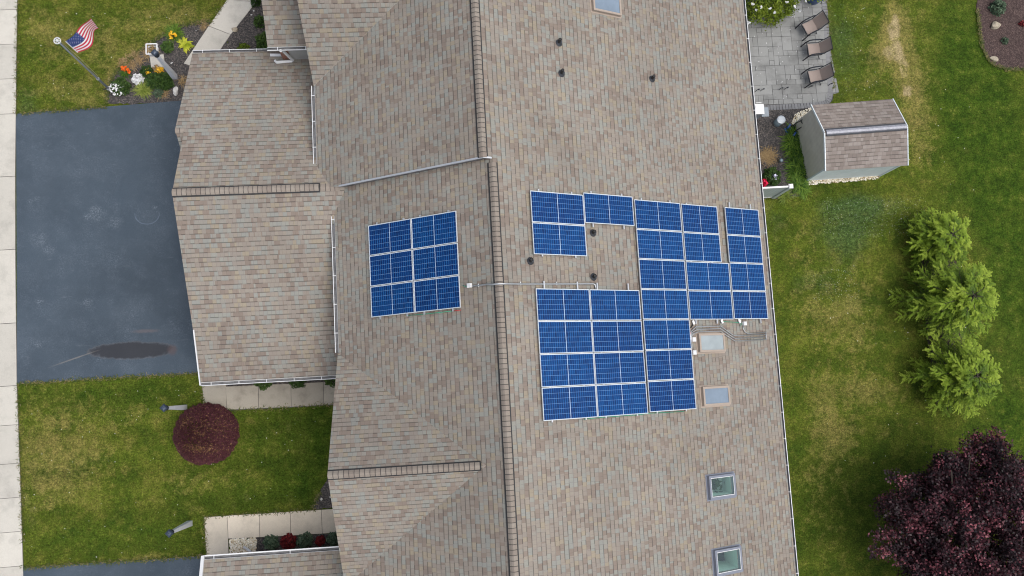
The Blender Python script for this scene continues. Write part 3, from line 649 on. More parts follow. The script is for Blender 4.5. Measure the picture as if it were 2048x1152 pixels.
# step flashing where the higher roof ends
m = MB(); m.beam((XU + .02, YS - .02, ZU + .02), (-3.10, YS - .02, uppL(-3.10) + .02), .055, .035); 
m.beam((XU, YS - .02, ZU + .02), (X0 - .02, YS - .02, RZ + .05), .05, .03); m.build('rake_flashing', M_ALU, HOUSE)
mesh('step_wall', [(XU, YS + .004, ZU - .1), (-3.35, YS + .004, uppL(-3.35) - .1), (-3.35, YS + .004, lowL(-3.35)), (X0, YS + .004, RZ)], [(0, 1, 2, 3)], M_GUTIN, HOUSE)  # dark colour stands in for the shadow under the flashing
# drip-edge trim along rakes
def trim(name, a, b, w=.035, h=.05, mat=None):
    m = MB(); m.beam(a, b, w, h); return m.build(name, mat or M_FASCIA, HOUSE)
# gutters
def gutter(a, b, out, w=.13, dep=.10, straps=None, drop=.03, thick=.022):
    "open trough from a to b; out = horizontal unit vector away from the roof"
    a = Vector(a); b = Vector(b); out = Vector(out); up = Vector((0, 0, 1)); V = []
    prof = [(0, 0), (0, -dep), (w * .75, -dep), (w, -dep * .3), (w, .0), (w - thick, .0), (w - thick, -dep * .35), (w * .7, -dep + .012), (.012, -dep + .012), (.012, 0)]
    n = len(prof)
    for p in (a, b):
        for x, z in prof: V.append(p + out * x + up * (z - drop))
    Fc = []; mi = []
    for k in range(n):
        j = (k + 1) % n; Fc.append((k, j, n + j, n + k)); mi.append(1 if k in (5, 6, 7, 8) else 0)
    Fc += [tuple(range(n - 1, -1, -1)), tuple(range(n, 2 * n))]; mi += [0, 0]
    o = mesh('gutter', V, Fc, [M_WHITE, M_GUTIN], HOUSE, mi=mi)
    L = (b - a).length; d = (b - a).normalized(); k = .35
    while k < L:
        p = a + d * k + up * (-drop + .006); m = MB(); m.beam(p - out * .03, p + out * (w + .004), .022, .010); m.build('gutter_strap', M_WHITE, o); k += straps or .92
    return o
e0 = on(1, UE, -13.5); e1 = on(1, UE, 19.5); gutter(e0, e1, (1, 0, 0), .10, straps=.93)
zl = lowL(-3.33); gutter((-3.33, 6.55, zl), (-3.33, 1.76, zl), (-1, 0, 0), .12, straps=.95)
zu = uppL(-3.87); gutter((-3.87, 10.85, zu), (-3.87, 8.02, zu), (-1, 0, 0), .12, straps=.9)
gutter((-8.22, YSo, g_s), (-3.0, YSo, g_s), (0, -1, 0), .12, straps=.93)
gutter((-8.38, YN, g_n), (-5.28, YN, g_n), (0, 1, 0), .12, straps=.95)
gutter((-5.46, 12.32, ez), (-3.9, 12.32, ez), (0, -1, 0), .12, straps=.95)
gutter((-8.20, -4.80, 2.7), (-3.0, -4.80, 2.7), (0, 1, 0), .14, straps=2.5, thick=.04)
# white rake boards
m = MB(); m.beam((-8.23, 1.0, 2.66), (-8.23 - .035, 2.85, 2.66 + 1.8 * gss), .04, .12); m.build('rake_board', M_WHITE, HOUSE)
m = MB(); m.beam((-8.20, -4.68, 2.68), (-8.33, -12, 5.3), .10, .14); m.build('rake_board', M_WHITE, HOUSE)
# downspouts
m = MB(); gzs = lambda y: g_n + (YN - y) * gsn
m.tube([(-5.02, 12.22, ez - .1), (-4.98, 12.30, 4.0), (-4.86, 12.36, 3.2), (-4.80, 12.36, gzs(12.36) + .12), (-4.86, 12.34, gzs(12.34) + .06), (-5.38, 12.30, gzs(12.3) + .06), (-5.44, 12.38, gzs(12.38) + .06)], .052, 8)
m.build('downspout', M_WHITE, HOUSE)
m = MB(); m.beam((-5.62, 12.62, gzs(12.62) + .06), (-5.0, 12.60, gzs(12.6) + .06), .09, .07); m.build('downspout', M_WHITE, HOUSE)
m = MB(); m.tube([(-7.05, -4.80, 2.55), (-7.1, -5.0, 2.3), (-7.15, -5.04, .25), (-7.3, -4.95, .12), (-7.45, -4.85, .1)], .05, 8); m.build('downspout', M_WHITE, HOUSE)
# vent pipes
for k, (x, y) in enumerate(((1118, 86), (1123, 147), (1304, 158), (1186, 466), (1061, 522), (1187, 554))):
    d = ROT @ Vector(((x - 1024) / F_PX, -(y - 576) / F_PX, -1.0)); c = Vector((0, 0, CZ)); nn = Vector((math.sin(PR), 0, math.cos(PR))); t = (on(1, 0, 0) - c).dot(nn) / d.dot(nn); p = c + d * t
    m = MB(); m.tube([p - Vector((0, 0, .1)), p + Vector((0, 0, .30))], .052, 14, cap=False); m.tube([p + Vector((0, 0, .05)), p + Vector((0, 0, .295))], .038, 12)
    vp = m.build('vent_pipe', M_BLACK, HOUSE)
    m = MB(); m.lathe((0, 0, 0), [(.125, 0), (.12, .012), (.085, .05), (.055, .11)], 18); Rm = nn.to_track_quat('Z', 'Y').to_matrix()
    m.V = [tuple(Rm @ Vector(v) + p + nn * .004) for v in m.V]; m.build('pipe_boot', simple('pipe_boot', (.045, .05, .06), .5, .2), vp)
# skylights
def skylight(u0, u1, v0, v1, kind):
    tan = kind in ('pale', 'blue'); fr = M_TANFR if tan else M_GREYFR; h = .13; root = bpy.data.objects.new('skylight', None); COL.objects.link(root); root.parent = HOUSE
    m = MB(); w = .07 if tan else .075
    B = Matrix((Vector((math.cos(PR), 0, -math.sin(PR))), Vector((0, 1, 0)), Vector((math.sin(PR), 0, math.cos(PR))))).transposed()
    def bx(ua, ub, va, vb, n0, n1, mm=m): mm.box(on(1, (ua + ub) / 2, (va + vb) / 2, (n0 + n1) / 2), (ub - ua, vb - va, n1 - n0), M=B)
    bx(u0, u1, v0, v0 + w, -.02, h); bx(u0, u1, v1 - w, v1, -.02, h); bx(u0, u0 + w, v0 + w, v1 - w, -.02, h); bx(u1 - w, u1, v0 + w, v1 - w, -.02, h)
    bx(u0 - .05, u1 + .06, v0 - .05, v0 - .001, 0, .012); bx(u0 - .05, u1 + .06, v1 + .001, v1 + .05, 0, .012); bx(u0 - .05, u0 - .001, v0, v1, 0, .012); bx(u1 + .001, u1 + .09, v0, v1, 0, .012)
    m.build('frame', fr, root)
    m = MB(); bx(u0 + w, u1 - w, v0 + w, v1 - w, h - .03, h - .018, m); m.build('glass', {'pale': M_FROSTA, 'blue': M_FROSTB}.get(kind, M_CLEAR), root)
    if not tan:
        m = MB(); i = .015; bx(u0 + w, u1 - w, v0 + w, v0 + w + i, h - .017, h - .004, m); bx(u0 + w, u1 - w, v1 - w - i, v1 - w, h - .017, h - .004, m); bx(u0 + w, u0 + w + i, v0 + w, v1 - w, h - .017, h - .004, m); bx(u1 - w - i, u1 - w, v0 + w, v1 - w, h - .017, h - .004, m)
        m.build('inner_trim', M_PVC, root)
        a = [on(1, u0 + .1, v0 + .1, -.005), on(1, u1 - .1, v0 + .1, -.005), on(1, u1 - .1, v1 - .1, -.005), on(1, u0 + .1, v1 - .1, -.005)]; zf = 3.0 if kind == 'plant' else 2.55
        b = [Vector((p.x, p.y, zf)) for p in a]
        mesh('shaft', a + b, [(0, 1, 5, 4), (1, 2, 6, 5), (2, 3, 7, 6), (3, 0, 4, 7)] + ([(4, 5, 6, 7)] if kind == 'plant' else []), M_SHAFT, root)
for s in SKY: skylight(*s)
LEAVES_AT = [on(1, (s[0] + s[1]) / 2 + .06, (s[2] + s[3]) / 2 - .03) for s in SKY if s[4] == 'plant'][0]
# ------------------------------------------------------------------ solar panels
UPV = {'h': .975}
def panel(side, u, v, cols, label, group):
    "module whose upper edge lies u down the slope and whose north edge is at v"
    Lg = 1.972 if cols == 24 else 1.648; Hg = .982; a, s = SLOPE[side]
    ex = Vector((s * math.cos(a), 0, -math.sin(a))); ey = Vector((0, 1, 0)); nz = Vector((s * math.sin(a), 0, math.cos(a)))
    M = Matrix((ex, ey, nz)).transposed()
    root = empty('solar_panel', on(side, u + Lg / 2, v - Hg / 2, .10), label, 'solar panel', group); root.rotation_euler = (0, 0, 0)
    fw = .015; m = MB(); T = .04
    def bx(mm, cx, cy, cz, dx, dy, dz): mm.box(M @ Vector((cx, cy, cz)), (dx, dy, dz), M=M)
    bx(m, 0, Hg / 2 - fw / 2, 0, Lg, fw, T); bx(m, 0, -Hg / 2 + fw / 2, 0, Lg, fw, T); bx(m, -Lg / 2 + fw / 2, 0, 0, fw, Hg - 2 * fw, T); bx(m, Lg / 2 - fw / 2, 0, 0, fw, Hg - 2 * fw, T)
    m.build('frame', M_FRAME, root)
    m = MB(); bx(m, 0, 0, .004, Lg - 2 * fw, Hg - 2 * fw, .006); m.build('backsheet', M_BACK, root)
    V = []; Fc = []; uv = []; mg = .008; half = (Lg - 2 * fw - 2 * mg - .016) / 2; hh = Hg / 2 - fw - mg
    for sgn in (-1, 1):
        x0 = -.008 - half if sgn < 0 else .008; k = len(V)
        for x, y in ((x0, -hh), (x0 + half, -hh), (x0 + half, hh), (x0, hh)): V.append(M @ Vector((x, y, .0105)))
        q = (k, k + 1, k + 2, k + 3); n2 = cols // 2; w4 = [(0, 0), (n2, 0), (n2, 6), (0, 6)]
        if sgn > 0: w4 = [(x + 30, y) for x, y in w4]
        if (V[k + 1] - V[k]).cross(V[k + 3] - V[k]).z < 0: q = q[::-1]; w4 = w4[::-1]
        Fc.append(q); uv += w4
    mesh('cell_sheet', V, Fc, M_CELL, root, uv=uv)
    return root
def rail(side, u, v0, v1, label, group='aluminium rails under the solar panels'):
    a, s = SLOPE[side]; m = MB(); m.beam(on(side, u, v0, .055), on(side, u, v1, .055), .045, .05, up=(s * math.sin(a), 0, math.cos(a)))
    o = m.build('mounting_rail', M_ALU); return tag(o, label, 'rail', group)
OR = ['first', 'second', 'third', 'fourth', 'fifth', 'sixth', 'seventh']
W7, W6 = 1.9955, 1.6733
# front slope 2 x 3
for j in range(2):
    u = 4.6318 - (j + 1) * W6 + .012
    for i in range(3): panel(-1, u, 5.753 - i, 20, 'blue solar panel in six-panel front array, %s row down, %s column' % (OR[i], ('outer left', 'ridge side')[j]), 'solar panels of the front slope array')
    for fr_, nm in ((.18, 'right'), (.80, 'left')): rail(-1, u + W6 * fr_, 5.753 + .07, 2.753 - .07, 'thin rail under %s half of %s column, front six-panel array' % (nm, ('outer left', 'ridge side')[j]))
# rear slope
def block(u, v, n, cols, name, i0=0, w=None, step=1.0, total=None, top=.08, bot=.06, rails=True, last=''):
    for i in range(n): panel(1, u + .01, v - i * step, cols, 'solar panel %s from the top in %s' % (OR[i + i0], name), 'solar panels of the rear slope array')
    w = W7 if cols == 24 else W6
    if rails:
        for fr_, nm in ((.17, 'ridge side'), (.79, 'eave side')): rail(1, u + w * fr_, v + top, v - n * step - bot + .02, 'aluminium rail under %s of %s' % (nm, name))
block(1.2148, 6.264, 2, 24, 'two-panel column nearest the ridge above the pipes')
block(1.2148 + W7 + .0, 6.345, 1, 24, 'single panel spot right of that upper ridge column', bot=.12)
block(1.2108, 3.226, 4, 24, 'lower ridge side column', top=.24)
block(1.2108 + W7, 3.226, 4, 24, 'lower second column from ridge', top=.22)
block(5.257, 6.26, 7, 24, 'tall seven-panel column')
block(7.284, 6.248, 2, 20, 'pair of short panels right of the tall column', rails=False); block(7.284, 4.244, 2, 24, 'pair of long panels right of the tall column', rails=False)
for fr_, nm in ((.17, 'ridge side'), (.75, 'eave side')): rail(1, 7.284 + W6 * fr_, 6.30, 2.12, 'aluminium rail under %s of the column right of the tall one' % nm)
block(9.31, 6.258, 4, 20, 'four-panel column along the gutter', top=.20, bot=.16)
# conduits, boxes and wires on the roof
def conduit(pts, side_n, label, r=.016, mat=None, straps=(), cat='conduit', name='conduit', n=8, group=None):
    m = MB(); m.tube(pts, r, n); o = m.build(name, mat or M_STEEL, None, True); tag(o, label, cat, group)
    return o
def roofhit(x, y, side=1, n=.05):
    a, s = SLOPE[side]; nn = Vector((s * math.sin(a), 0, math.cos(a))); d = ROT @ Vector(((x - 1024) / F_PX, -(y - 576) / F_PX, -1.0)); c = Vector((0, 0, CZ)); t = (on(side, 0, 0, n) - c).dot(nn) / d.dot(nn); return c + d * t
pa = [roofhit(945, 572, -1), roofhit(958, 571, -1), roofhit(975, 568.5, -1, .09), Vector((X0 - .2, roofhit(990, 568, 1).y, RZ + .03)), Vector((X0, roofhit(996, 568, 1).y, RZ + .11)), Vector((X0 + .25, roofhit(1008, 568, 1).y, RZ + .0)), roofhit(1040, 568, 1), roofhit(1110, 568, 1), roofhit(1186, 567.5, 1), roofhit(1190, 569, 1), roofhit(1192, 580, 1)]
conduit(pa, 1, 'grey metal conduit crossing the ridge between the two solar arrays', .028)
for x, y, s, lb in ((957, 571, -1, 'next to the front array box'), (1041, 567, 1, 'just right of the ridge'), (1113, 567, 1, 'between two rail ends')):
    p = roofhit(x, y, s, .04); m = MB(); m.box(p, (.035, .10, .035)); tag(m.build('conduit_strap', M_STEEL), 'small metal strap holding the ridge conduit, %s' % lb, 'conduit strap', 'conduit straps')
def jbox(x, y, side, label, sz=.13, parent=None):
    p = roofhit(x, y, side, .07); a, s = SLOPE[side]; B = Matrix.Rotation(s * a, 3, 'Y'); m = MB(); m.box(p, (sz * 1.1, sz, .09), M=B); root = empty('junction_box', p, label, 'junction box', 'grey junction boxes beside the solar panels')
    m.V = [tuple(Vector(v) - p) for v in m.V]; m.build('box_body', M_PVC, root); m = MB(); m.box(B @ Vector((0, 0, .05)), (sz * .9, sz * .8, .012), M=B); m.build('box_lid', M_WHITE, root)
jbox(939, 571, -1, 'small white junction box right of the front solar array'); jbox(1387, 679, 1, 'white junction box left of pale skylight, upper of two by the panel edge', .14); jbox(1388, 705, 1, 'white junction box left of pale skylight, lower of two by the panel edge', .14); jbox(1489, 647, 1, 'white junction box under last solar panel beside the gutter', .13)
grp = 'parallel conduits above the pale skylight'
for k, lb in enumerate(('topmost', 'second', 'third')):
    o_ = k * 5.2
    conduit([roofhit(1384 + k * 0, 700 if k == 2 else 690), roofhit(1381 + k * 1.2, 672), roofhit(1383 + k * 2, 662 + o_ * .5), roofhit(1392 + k * 2, 653.5 + o_), roofhit(1441 - k * .5, 652 + o_), roofhit(1465 + 0 * k, 669.5 + o_ * .9 + 0), roofhit(1470, 671.5 + o_), roofhit(1532, 668.5 + o_)], 1, '%s of three bent grey conduits running above the pale skylight' % lb, .017, group=grp)
conduit([roofhit(1487, 650), roofhit(1487, 658), roofhit(1490, 664), roofhit(1496, 667.5), roofhit(1532, 664.5)], 1, 'short grey conduit dropping from junction box under the gutter side panels', .017, group=grp)
conduit([roofhit(1532, 663), roofhit(1532, 680)], 1, 'short conduit end bar joining the parallel pipes near the gutter', .02, group=grp)
conduit([roofhit(1390, 642), roofhit(1386, 650), roofhit(1382, 655), roofhit(1376, 656)], 1, 'black cable hanging from white clamp under long solar panels', .02, M_BLACK, name='cable', cat='cable')
for lb, mt, pts in (('green ground wire along the bottom edge of the front array', M_WIREG, [roofhit(815, 631, -1), roofhit(850, 628, -1), roofhit(905, 622, -1)]), ('green ground wire along bottom edge of rear lower array', M_WIREG, [roofhit(1168, 838.5), roofhit(1212, 834), roofhit(1272, 830), roofhit(1300, 826.5), roofhit(1368, 823)]), ('green ground wire under the gutter side panels', M_WIREG, [roofhit(1446, 643), roofhit(1478, 645), roofhit(1484, 648), roofhit(1480, 652)]), ('green wire beside the ridge conduit box', M_WIREG, [roofhit(926, 571, -1), roofhit(934, 574, -1)]), ('red wire tail at the corner of the front array', M_WIRER, [roofhit(905, 622, -1), roofhit(922, 620, -1)]), ('red wire beside panel edge left of the pale skylight', M_WIRER, [roofhit(1381, 664), roofhit(1380, 690), roofhit(1384, 706)])):
    conduit(pts, 1, lb, .011, mt, name='wire', cat='wire', n=5)
# small clamps poking out at rail ends
for (x, y, s, lb) in ((1387, 645, 1, 'white clamp under the long panels above the conduit bend'), (1444, 643, 1, 'white clamp with green wire above the pale skylight'), (1479, 642, 1, 'white clamp beside the junction box under the gutter side panels')):
    m = MB(); p = roofhit(x, y, s, .07); m.box(p, (.07, .13, .05), .2); m.box(p + Vector((0, -.05, .03)), (.04, .04, .04)); tag(m.build('rail_clamp', M_PVC), lb, 'clamp', 'white rail clamps')
# ------------------------------------------------------------------ shed
def shed():
    ez_, rz_ = 2.0, 2.62
    BL = P(1651, 341.5, ez_); BR = P(1816, 330, ez_); TLp = P(1622.5, 210, ez_); TRp = P(1786, 198, ez_); RLp = P(1649, 265, rz_); RRp = P(1815, 252.5, rz_)
    root = empty('garden_shed', (0, 0, 0), 'small vinyl sided garden shed with brown shingle gable roof and metal ridge vent', 'shed')
    e = (BR - BL).normalized()
    roof_poly('roof', [BL, BR, RRp, RLp], e, .07, mat=M_SHED, parent=root); roof_poly('roof', [RLp, RRp, TRp, TLp], e, .07, mat=M_SHED, parent=root, vo=.06)
    n = (TLp - BL).normalized(); i = .10
    a = BL + e * i + n * i; b = BR - e * i + n * i; c = TRp - e * i - n * i; d = TLp + e * i - n * i
    def w(nm, p, q, mat, peak=None):
        V = [(p.x, p.y, 0), (q.x, q.y, 0), (q.x, q.y, ez_ - .03)] + ([tuple(peak)] if peak else []) + [(p.x, p.y, ez_ - .03)]
        mesh(nm, V, [tuple(range(len(V)))], mat, root)
    w('south_wall', a, b, M_SIDE_LIT); w('north_wall', c, d, M_SIDE_LIT)
    mid = (RLp + e * i); mid2 = (RRp - e * i); w('front_wall', d, a, M_SIDE, (mid.x, mid.y, rz_ - .05)); w('back_wall', b, c, M_SIDE, (mid2.x, mid2.y, rz_ - .05))
    for p in (a, b):
        m = MB(); m.beam((p.x, p.y, 0), (p.x, p.y, ez_ - .05), .06, .06); m.build('corner_trim', M_SIDE_LIT, root)
    for p, q in ((BL, RLp), (RLp, TLp), (BR, RRp), (RRp, TRp)):
        m = MB(); m.beam(p - Vector((0, 0, .03)), q - Vector((0, 0, .03)), .03, .09); m.build('rake_trim', M_SIDE_LIT, root)
    s0 = RLp + e * .06; s1 = RRp - e * .05; m = MB(); up = Vector((0, 0, 1)); q = .10
    V = []
    for p in (s0, s1): V += [p - n * q + up * .0, p - n * q * .75 + up * .05, p + up * .075, p + n * q * .75 + up * .05, p + n * q + up * .0]
    m.add(V, [(0, 1, 6, 5), (1, 2, 7, 6), (2, 3, 8, 7), (3, 4, 9, 8), (4, 3, 2, 1, 0), (5, 6, 7, 8, 9)])
    rv = m.build('ridge_vent', simple('ridge_vent_metal', (.26, .27, .31), .5, .3, .25, 14), root)
    m = MB(); m.beam(s0 - n * .125 + up * -.01, s1 - n * .125 + up * -.01, .045, .03); m.beam(s0 + n * .125 + up * -.01, s1 + n * .125 + up * -.01, .045, .03); m.build('vent_flange', M_DARKM, rv)
shed()
# ------------------------------------------------------------------ privacy fence
fb = P(1552.6, 395, 0); f1 = Vector((13.53, 7.37, 0)); f0 = Vector((11.70, 7.33, 0))
root = empty('privacy_fence', f0, 'pale vinyl privacy fence panel with white capped post by flower bed', 'fence')
dd = f1 - f0
m = MB(); m.beam((0, 0, .95), (dd.x, dd.y, .95), .03, 1.6, up=(0, 0, 1)); m.build('panel', M_FENCE, root)
m = MB(); m.beam((0, 0, 1.79), (dd.x, dd.y, 1.79), .06, .09); m.beam((0, 0, .12), (dd.x, dd.y, .12), .05, .09); m.build('rail', M_PVC, root)
m = MB(); m.beam((dd.x, dd.y, 0), (dd.x, dd.y, 1.84), .125, .125, up=(0, 1, 0)); m.build('post', M_FENCE, root)
m = MB(); m.box((dd.x, dd.y, 1.855), (.17, .17, .03)); m.box((dd.x, dd.y, 1.88), (.13, .13, .03)); m.build('post_cap', M_PVC, root)
# ------------------------------------------------------------------ white box with grey shelf at patio corner, purpose unknown
q = P(1519, 218, 1.15); root = empty('white_cabinet', (q.x, q.y, 0), 'white topped cabinet with grey side shelf at patio corner under the gutter', 'grill')
m = MB(); m.box((0, 0, 1.12), (.37, .40, .06)); m.box((0, 0, 1.155), (.30, .33, .02)); m.build('lid', M_PVC, root)
m = MB(); m.box((0, 0, .58), (.33, .36, 1.0)); m.build('cabinet', M_SLATE, root)
m = MB(); m.box((.34, -.02, .82), (.30, .38, .035)); m.build('side_shelf', M_SLATE, root)
m = MB(); m.beam((-.1, .27, 1.1), (.12, .27, 1.1), .02, .02); m.build('handle', M_PVC, root)
q = P(1563, 239, .5); root = empty('round_canister', (q.x, q.y, 0), 'round pale blue-grey canister with ribbed lid standing on dark mulch', 'canister')
m = MB(); m.lathe((0, 0, 0), [(.15, 0), (.155, .02), (.15, .46)], 24); m.build('body', M_CAN, root, True)
m = MB(); m.lathe((0, 0, .46), [(.17, 0), (.17, .03), (.12, .045), (.03, .05)], 24); m.beam((-.1, 0, .51), (.1, 0, .51), .02, .02); m.build('lid', simple('can_lid', (.42, .46, .50), .45, .3), root)
# hand truck leaning beside the shed
q = P(1584, 256); root = empty('hand_truck', (q.x, q.y, 0), 'blue hand truck with dark handles leaning by the shed front', 'hand truck')
m = MB(); m.tube([(-.15, 0, .1), (.05, .06, .75), (.30, .14, 1.05)], .018); m.tube([(-.02, -.22, .1), (.18, -.14, .75), (.42, -.05, 1.05)], .018); m.beam((.05, .06, .75), (.18, -.14, .75), .03, .03); m.tube([(.30, .14, 1.05), (.42, -.05, 1.05)], .02); m.build('frame', M_DARKM, root)
m = MB(); m.box((-.15, -.13, .05), (.30, .34, .03), .4); m.build('toe_plate', M_BLUEP, root)
for s_, t_ in ((-.2, .05), (0, -.28)):
    m = MB(); m.tube([(s_ - .02, t_, .13), (s_ + .03, t_ - .04, .13)], .12, 16); m.build('wheel', M_BLUEP, root)
q = P(1597, 252); root = tag(MB().build('garden_hose', M_GREEN) if False else None or bpy.data.objects.new('hose_reel', None), 'dark green hose reel against the shed front', 'hose reel'); COL.objects.link(root); root.location = (q.x, q.y, 0)
m = MB()
for k in range(5): m.tube([(math.cos(a) * .15 * 1, -.08 + k * .035, .3 + math.sin(a) * .15) for a in [i * math.pi / 8 for i in range(17)]], .016, 6)
m.build('hose', M_GREEN, root); m = MB(); m.box((0, -.1, .2), (.05, .03, .4)); m.box((0, .1, .2), (.05, .03, .4)); m.build('stand', M_GREEN, root)
q = P(1563, 320, .25); m = MB(); m.lathe((q.x, q.y, 0), [(.05, 0), (.06, .2), (.085, .22), (.05, .27), (.01, .29)], 14); tag(m.build('garden_light', M_CAN, None, True), 'small pale green ground fixture in mulch beside the daylilies', 'garden light')
# blue bin at the top edge of the patio
q = P(1637, -16, .6); root = empty('blue_bin', (q.x, q.y, 0), 'round blue bin on the patio at top edge of the photo', 'bin')
m = MB(); m.lathe((0, 0, 0), [(.22, 0), (.30, .05), (.36, .5), (.38, .62)], 28); m.build('body', M_BLUEP, root, True); m = MB(); m.lathe((0, 0, .62), [(.40, 0), (.40, .04), (.30, .08), (.05, .10)], 28); m.build('lid', M_BLUEP, root, True)
# ------------------------------------------------------------------ patio chairs
def chair():
    root = empty('patio_chair', (0, 0, 0))
    # faces -X; seat at .40, back tilted toward +X
    V = []; Fc = []; nS = 10
    prof = [(-.24 + .48 * k / nS, .41 - .045 * math.sin(math.pi * k / nS)) for k in range(nS + 1)]
    def strip(prof, nm):
        V = []; Fc = []
        for x, z in prof: V += [(x, -.24, z), (x, .24, z), (x, -.24, z - .012), (x, .24, z - .012)]
        for k in range(len(prof) - 1):
            b = 4 * k; Fc += [(b, b + 4, b + 5, b + 1), (b + 2, b + 3, b + 7, b + 6), (b, b + 2, b + 6, b + 4), (b + 1, b + 5, b + 7, b + 3)]
        Fc += [(0, 1, 3, 2), (len(V) - 4, len(V) - 2, len(V) - 1, len(V) - 3)]
        return mesh(nm, V, Fc, M_SLING, root, smooth=False)
    strip(prof, 'seat')
    bp = [(.24 + .25 * t + .02 * math.sin(math.pi * t), .41 + .56 * t) for t in [k / 8 for k in range(9)]]; strip(bp, 'backrest')
    for s in (-1, 1):
        y = s * .27
        m = MB(); m.tube([(-.24, y, .41), (.24, y, .41), (.49, y, .97)], .018, 8); m.build('side_frame', M_DARKM, root)
        m = MB(); m.tube([(-.34, s * .30, .0), (-.30, s * .30, .40), (-.22, s * .30, .60), (-.1, s * .30, .635), (.22, s * .30, .63), (.32, s * .285, .62)], .026, 8); m.build('arm', M_DARKM, root)
        m = MB(); m.tube([(.12, s * .275, .41), (.36, s * .29, .0)], .020, 8); m.build('leg', M_DARKM, root)
    for x_, z_ in ((-.26, .37), (.26, .37), (.49, .97)):
        m = MB(); m.tube([(x_, -.27, z_), (x_, .27, z_)], .015, 6); m.build('crossbar', M_DARKM, root)
    return root
def copy_tree(o, parent=None):
    c = o.copy(); COL.objects.link(c); c.parent = parent
    for ch in [k for k in o.children]: copy_tree(ch, c)
    return c
ch0 = chair()
for k, (x, y, rz, lb) in enumerate(((1619, 55, .42, 'turned brown sling patio chair nearest the leafy shrub'), (1627, 99, .06, 'brown sling patio chair in the middle of the three on the patio'), (1629, 153, .14, 'brown sling patio chair nearest the garden shed'))):
    c = ch0 if k == 0 else copy_tree(ch0); q = P(x, y, .4); c.location = (q.x, q.y, .045); c.rotation_euler = (0, 0, rz); tag(c, lb, 'chair', 'patio chairs in a row')
for k, (x, y, lb) in enumerate(((1512, 182, 'left end'), (1522, 181, 'second from left'), (1559, 179, 'third from left'), (1570, 178, 'fourth from left'), (1618, 175, 'beside the chair leg'), (1658, 170, 'on the paver border'))):
    q = P(x, y, .1); m = MB(); m.tube([(0, 0, .04), (0, 0, .22), (.05, .02, .26), (.09, .03, .22)], .012, 6); m.cyl((.09, .03, .17), .03, .05, 8); o = m.build('path_light', M_DARKM, None, loc=(q.x, q.y, 0)); tag(o, 'tiny dark hooked path light on patio, %s' % lb, 'path light', 'path lights across the patio')
# ------------------------------------------------------------------ lamp posts
def lamp(x, y, label, h=2.5, planter=False):
    root = empty('lamp_post', (x, y, 0), label, 'lamp post', 'white lamp posts along the front')
    m = MB(); m.beam((0, 0, 0), (0, 0, h - .42), .19, .19, up=(0, 1, 0), w2=.10, h2=.10); m.build('post', M_POST, root)
    m = MB(); m.cyl((0, 0, h - .42), .04, .1, 10); m.lathe((0, 0, h - .34), [(.09, 0), (.10, .02), (.085, .04)], 8); m.build('neck', M_DARKM, root)
    m = MB(); m.lathe((0, 0, h - .30), [(.08, 0), (.125, .22)], 4); m.build('lantern_glass', M_LAMP, root)
    m = MB(); m.lathe((0, 0, h - .08), [(.15, 0), (.15, .015), (.10, .08), (.02, .11), (.02, .14)], 4); m.build('lantern_cap', M_LAMP, root)
    if planter:
        m = MB(); c = Vector((-.13, .17, h - .25)); w = .19
        for a, b in (((-w, -w), (w, -w)), ((w, -w), (w, w)), ((w, w), (-w, w)), ((-w, w), (-w, -w))):
            m.beam(c + Vector((a[0], a[1], .10)), c + Vector((b[0], b[1], .10)), .035, .035)
            m.beam(c + Vector((a[0] * .8, a[1] * .8, -.10)), c + Vector((b[0] * .8, b[1] * .8, -.10)), .02, .20)
        m.beam(c + Vector((.05, -.1, -.2)), (0, 0, h - .6), .05, .05)
        m.build('basket', M_PVC, root)
        Q, T = leafpts([(c.x, c.y, c.z + .02)], .13, 140, .05, RNG); fast_quads('dried_flowers', Q, M_DEAD, root, T)
def leafpts(centers, spread, n, size, rng, flat=.5, tone=(0, 1), aspect=1.6, up=None):
    "n leaf quads around each centre"
    C = np.repeat(np.asarray(centers, float), n, 0); N = len(C); C = C + rng.normal(0, spread * .55, (N, 3))
    return leafquads(C, size, rng, flat, tone, aspect)
def leafquads(C, size, rng, flat=.5, tone=(0, 1), aspect=1.6, dirs=None):
    N = len(C); a = dirs if dirs is not None else rng.normal(0, 1, (N, 3)); a = a * np.array([1, 1, flat]); a /= np.linalg.norm(a, axis=1)[:, None] + 1e-9
    b = rng.normal(0, 1, (N, 3)); b[:, 2] *= flat; b -= (b * a).sum(1)[:, None] * a; b /= np.linalg.norm(b, axis=1)[:, None] + 1e-9
    s = size * rng.uniform(.6, 1.3, N)[:, None]; A = a * s * aspect / 2; B = b * s / 2
    Q = np.stack([C - A, C - A * .1 + B, C + A, C - A * .1 - B], 1); T = rng.uniform(tone[0], tone[1], N)
    return Q, T
lamp(-9.52, .29, 'white lamp post behind the round red shrub')
lamp(-9.37, -3.90, 'white lamp post standing alone near the lower walk')
lamp(-9.77, 12.98, 'white lamp post with square basket in the flower bed', planter=True)
q = P(316, 124); m = MB(); m.box((0, 0, .05), (.52, .50, .05), .12); tag(m.build('stone_slab', M_CONC, None, loc=(q.x, q.y, 0)), 'square beige stepping slab under the basket lamp post', 'slab')
